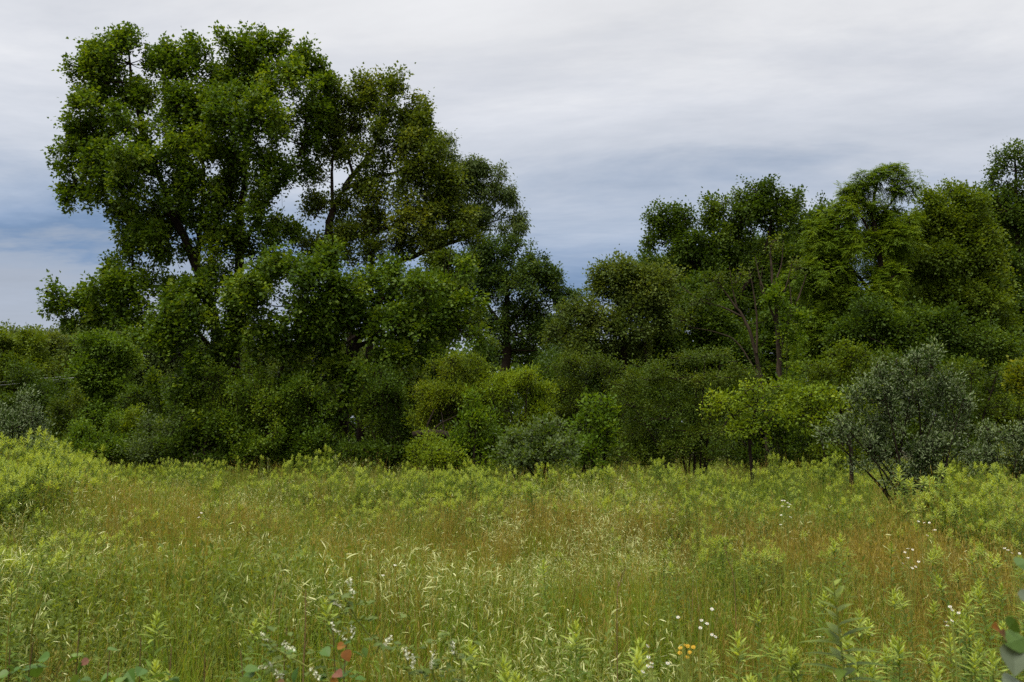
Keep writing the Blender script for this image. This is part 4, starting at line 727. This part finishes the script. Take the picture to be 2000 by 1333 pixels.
# reddening poplar suckers
def sucker(u, v, d, reds, label, n=16):
    r = np.random.default_rng(int(u * 3 + v)); top = P(u, v, d); root = empty('poplar_sucker', (top[0], d, 0), label, 'sapling', 'young suckers with reddened leaves')
    b0 = A([top[0] + r.normal(0, .03), d, 0]); q = smooth([b0, (b0 + top) / 2 + r.normal(0, .015, 3), top], 12); V, Fc = tubes(q[None], np.linspace(.0035, .0015, 12)[None], 5); sub('stem', MB().add(V, Fc, .4), M['stem brown'], root)
    g = MB()
    for i in range(n):
        f = r.uniform(.68, 1); k = int(f * 11); p = q[k] + r.normal(0, .035, 3) * A([1, 1, .4]); leafy_round(g, p, A([*r.normal(0, 1, 2), r.normal(-.2, .4)]), A([*r.normal(0, .5, 2), 1]), r.uniform(.032, .052), 0, r.uniform(.1, .9))
    sub('leaves', g, M['sucker leaf'], root)
    for i, mt in enumerate(reds):
        mb = MB(); p = q[min(11, 9 + i)] + A([r.normal(0, .03), -.03, r.normal(0, .02)]); leafy_round(mb, p, A([r.normal(0, .6), -.3, r.normal(-.3, .4)]), A([r.normal(0, .3), -.8, .6]), r.uniform(.03, .042), 0, r.uniform(.3, .8)); o = sub('reddened_leaf', mb, M[mt], root)
for u, v, d, reds, lab in [(65,1275,3.0,['pink leaf'],'poplar sucker nearest the lower left corner with one pink leaf'),(155,1250,3.1,['orange leaf','pink leaf'],'poplar sucker with an orange and a pink leaf at lower left'),(275,1268,3.0,['pink leaf'],'poplar sucker right of the orange-leaved one, single pink leaf'),(400,1298,2.8,[],'wholly green poplar sucker at the bottom edge'),(560,1248,3.1,['pink leaf'],'poplar sucker with a pink leaf beside the white clover sprays'),(650,1240,3.2,['orange leaf','orange leaf'],'poplar sucker with two orange leaves below the white clover spray'),(676,1280,2.9,['pink leaf','pink leaf','orange leaf'],'reddest poplar sucker, between the crossing clover stems'),(20,1290,3.0,[],'green poplar sucker cut by the bottom left corner'),(215,1292,2.9,[],'green poplar sucker between the reddened ones at lower left'),(335,1285,3.0,['orange leaf'],'poplar sucker with one orange leaf left of the wholly green one'),(470,1292,2.9,[],'green poplar sucker left of the leaning clover')]: sucker(u, v - 22, d, reds, lab)
# white sweet clover: arching stems with small white spikes
def clover(paths, spikes, d, label, nleaf=40):
    u0, v0 = paths[0][0]; b = P(u0, v0, d); r = np.random.default_rng(int(u0 + v0)); root = empty('sweet_clover', (b[0], d, 0), label, 'wildflower', 'white sweet clover sprays')
    Q = []
    for i, pth in enumerate(paths):
        pts = [P(u, v, d - .03 * j) for j, (u, v) in enumerate(pth)]
        if i == 0: pts = [A([b[0] + .06, d + .03, 0])] + pts
        q = smooth(pts, 16); Q.append(q); V, Fc = tubes(q[None], np.linspace(.0035, .0014, 16)[None], 5); sub('stem', MB().add(V, Fc, .9), M['stem green'], root)
    for (a, c) in spikes:
        p0, p1 = P(*a, d - .06), P(*c, d - .06); k = 26; f = np.sort(r.uniform(0, 1, k)); ax = unit(p1 - p0)
        V, Fc = kites(p0 + (p1 - p0) * f[:, None] + r.normal(0, .0022, (k, 3)), unit(r.normal(0, 1, (k, 3)) + ax * .3), r.normal(0, 1, (k, 3)), .011 * (1 - .35 * f), .5, .34, .5)
        mb = MB().add(V, Fc, np.repeat(r.uniform(.2, 1, k), 4)); V, Fc = tubes(np.linspace(p0, p1, 5)[None], np.full((1, 5), .0012), 4); mb.add(V, Fc, .5, 1); sub('flower_spike', mb, [M['cream floret'], M['stem green']], root)
    Qc = np.concatenate(Q); m = nleaf; p = Qc[r.integers(0, len(Qc), m)] + r.normal(0, .03, (m, 3)); mb = MB(); az = r.uniform(0, 6.28, m)
    for k in (-.8, 0, .8):
        V, Fc = kites(p, np.stack([np.cos(az + k), np.sin(az + k), r.normal(.1, .3, m)], -1), A([0, 0, 1.]) + r.normal(0, .35, (m, 3)), r.uniform(.022, .036, m), .55, .28, .2); mb.add(V, Fc, np.repeat(r.uniform(.2, .9, m), 4))
    sub('leaves', mb, M['teal leaf'], root)
clover([[(762,1335),(716,1236),(690,1206),(672,1188),(652,1172)],[(700,1215),(690,1196),(675,1172),(666,1146)],[(735,1275),(748,1240),(752,1215)]], [((664,1187),(650,1170)),((680,1128),(691,1162)),((645,1218),(674,1250)),((689,1240),(690,1224)),((752,1260),(764,1244))], 3.0, 'white sweet clover with a long leaning stem, tallest of the sprays')
clover([[(645,1338),(600,1303),(560,1280),(530,1262),(514,1242)],[(560,1290),(535,1296),(508,1303)]], [((522,1250),(512,1238)),((574,1269),(552,1256)),((624,1322),(604,1303)),((532,1297),(506,1304)),((548,1320),(540,1312))], 2.9, 'white sweet clover leaning left over the pink-leaved sucker')
clover([[(905,1335),(893,1290),(884,1262),(880,1240)],[(850,1330),(842,1300),(848,1272)],[(800,1330),(796,1290),(790,1270)]], [((889,1275),(881,1252)),((838,1308),(848,1274)),((798,1285),(790,1262)),((808,1300),(806,1280))], 2.9, 'white sweet clover with upright cream spikes near the bottom middle')
# fleabane daisies
def daisy(u, v, n, label, name='fleabane', mt='white petal', hr=.0075, grp='white fleabane daisies', wd=.065):
    d = min(9.5, 1290 / (v - 835)); hr = .0034 + .0006 * d if hr < .008 else .006; top = P(u, v, d); r = np.random.default_rng(int(u + v)); root = empty(name, (top[0], d, 0), label, 'wildflower', grp); b = A([top[0], d, 0]); fork = b * .35 + top * .65
    q = smooth([b, fork], 8); V, Fc = tubes(q[None], np.full((1, 8), .0022), 4); sub('stem', MB().add(V, Fc, .5), M['stem green'], root)
    br = MB()
    for i in range(n):
        t_ = top + A([r.uniform(-wd, wd), r.uniform(-wd, wd), r.uniform(-.05, .05)]); q = smooth([fork, (fork + t_) / 2 + A([0, 0, -.02]), t_], 6); V, Fc = tubes(q[None], np.full((1, 6), .0013), 4); br.add(V, Fc, .5)
        k = 14; az = np.arange(k) * 2 * pi / k; nn = unit(A([r.normal(0, .3), -.4 + r.normal(0, .2), 1])); e1 = unit(np.cross(nn, A([0, 1., 0]))); e2 = np.cross(nn, e1)
        dd = np.cos(az)[:, None] * e1 + np.sin(az)[:, None] * e2 + nn * .12; V, Fc = kites(np.repeat(t_[None], k, 0) + dd * hr * .3, dd, np.repeat(nn[None], k, 0), hr * r.uniform(.85, 1.1, k), .6, .2, .1)
        h = MB().add(V, Fc, np.repeat(r.uniform(.2, 1, k), 4)); c = np.concatenate([[t_ + nn * .004], t_ + hr * .36 * (np.cos(az)[:, None] * e1 + np.sin(az)[:, None] * e2) + nn * .002]); h.add(c, A([(0, 1 + j, 1 + (j + 1) % k) for j in range(k)]), .6, 1); sub('flower_head', h, [M[mt], M['yellow petal']], root)
    sub('branches', br, M['stem green'], root)
    lf = MB(); k = 12; f = r.uniform(.2, .95, k); V, Fc, m = ribbons(b + (fork - b) * f[:, None], dirs(k, 1.2, r, .6), r.uniform(.05, .09, k), .012, .4, 4, 'lance'); lf.add(V, Fc, .5); sub('leaves', lf, M['goldenrod leaf'], root)
for u, v, n, lab in [(1537,980,7,'white daisy cluster standing farthest off, left of the autumn olive'),(1530,1020,3,'pair of white daisies below the farthest daisy cluster'),(1805,1032,6,'white daisy cluster in front of the autumn olive base'),(1775,1092,8,'loose scatter of white daisies in golden grass right of centre'),(1988,1082,7,'white daisy cluster cut by the right edge'),(1360,1215,7,'white daisy cluster left of the tall leafy forb'),(1868,1205,6,'small white daisies beside the broad grass blades'),(1285,1292,7,'white daisies low at the bottom edge'),(745,1120,2,'two lone white daisies in the grass above the clover'),(400,1010,2,'tiny white daisies among the far pale grass')]: daisy(u, v, n, lab)
daisy(1340, 1272, 7, 'yellow-flowered plant, the only yellow blooms in the near grass', 'yellow_wildflower', 'yellow petal', .0085, None, .04)
# lone dry stalks and broad blades
def stalk(pts, d, rad, mt, label):
    b = P(*pts[0], d); root = empty('dry_stalk', (b[0], d, 0), label, 'dry stem', 'lone dry stalks'); q = smooth([A([b[0], d, 0])] + [P(u, v, d) for u, v in pts], 14); V, Fc = tubes(q[None], np.linspace(rad, rad * .4, 14)[None], 5); sub('stem', MB().add(V, Fc, .6), M[mt], root)
    r = np.random.default_rng(int(pts[0][0])); k = 5; i = r.integers(6, 14, k); V, Fc, m = ribbons(q[i], dirs(k, .8, r), r.uniform(.04, .10, k), .003, .2, 3, 'grass'); sub('side_shoots', MB().add(V, Fc, .6), M[mt], root)
stalk([(592,1330),(596,1240),(597,1150)], 3.4, .0035, 'stem brown', 'upright dark brown dry stalk above the pink-leaved sucker')
stalk([(1435,1150),(1420,1090),(1412,1050)], 5.5, .003, 'stem brown', 'dark dry stalk leaning left in golden grass, right of centre')
stalk([(1365,1230),(1376,1120),(1388,1055)], 4.0, .003, 'golden grass', 'tan dry stalk rising left of the dark leaning stalk')
stalk([(1470,1260),(1495,1150),(1520,1060)], 4.0, .003, 'golden grass', 'tan dry stalk leaning right beside the dark leaning stalk')
stalk([(15,1240),(30,1180),(38,1115)], 4.2, .003, 'golden grass', 'tall tan dry stalk at the left edge')
stalk([(60,1260),(75,1190),(85,1160)], 4.0, .003, 'golden grass', 'shorter tan dry stalk right of the left edge stalk')
stalk([(1205,1190),(1212,1140),(1222,1110)], 4.4, .0028, 'stem brown', 'thin dark stalk in the pale seed patch')
def blades(pts, label):
    d = 2.7; b = P(*pts[0][0], d); root = empty('broad_grass_clump', (b[0], d, 0), label, 'grass clump', 'broad bladed grass clumps')
    for (a, c) in pts:
        p0, p1 = P(*a, d), P(*c, d); p0 = A([p0[0] + (p0[0] - p1[0]) * .6, d, 0]); V, Fc, m = ribbons(p0[None], (p1 - p0)[None], np.linalg.norm(p1 - p0) * 1.05, .013, .06, 8, 'lance', .5); sub('blade', MB().add(V, Fc, .5), M['broad grass'], root)
blades([((1885,1330),(1850,1185)),((1880,1330),(1856,1165)),((1895,1330),(1868,1250)),((1870,1330),(1905,1230))], 'broad dark grass blades left of the poplar sapling')
blades([((1745,1335),(1715,1250)),((1760,1335),(1762,1290)),((1770,1335),(1795,1240)),((1755,1335),(1735,1275))], 'broad pale grass blades below the tall leafy forb')
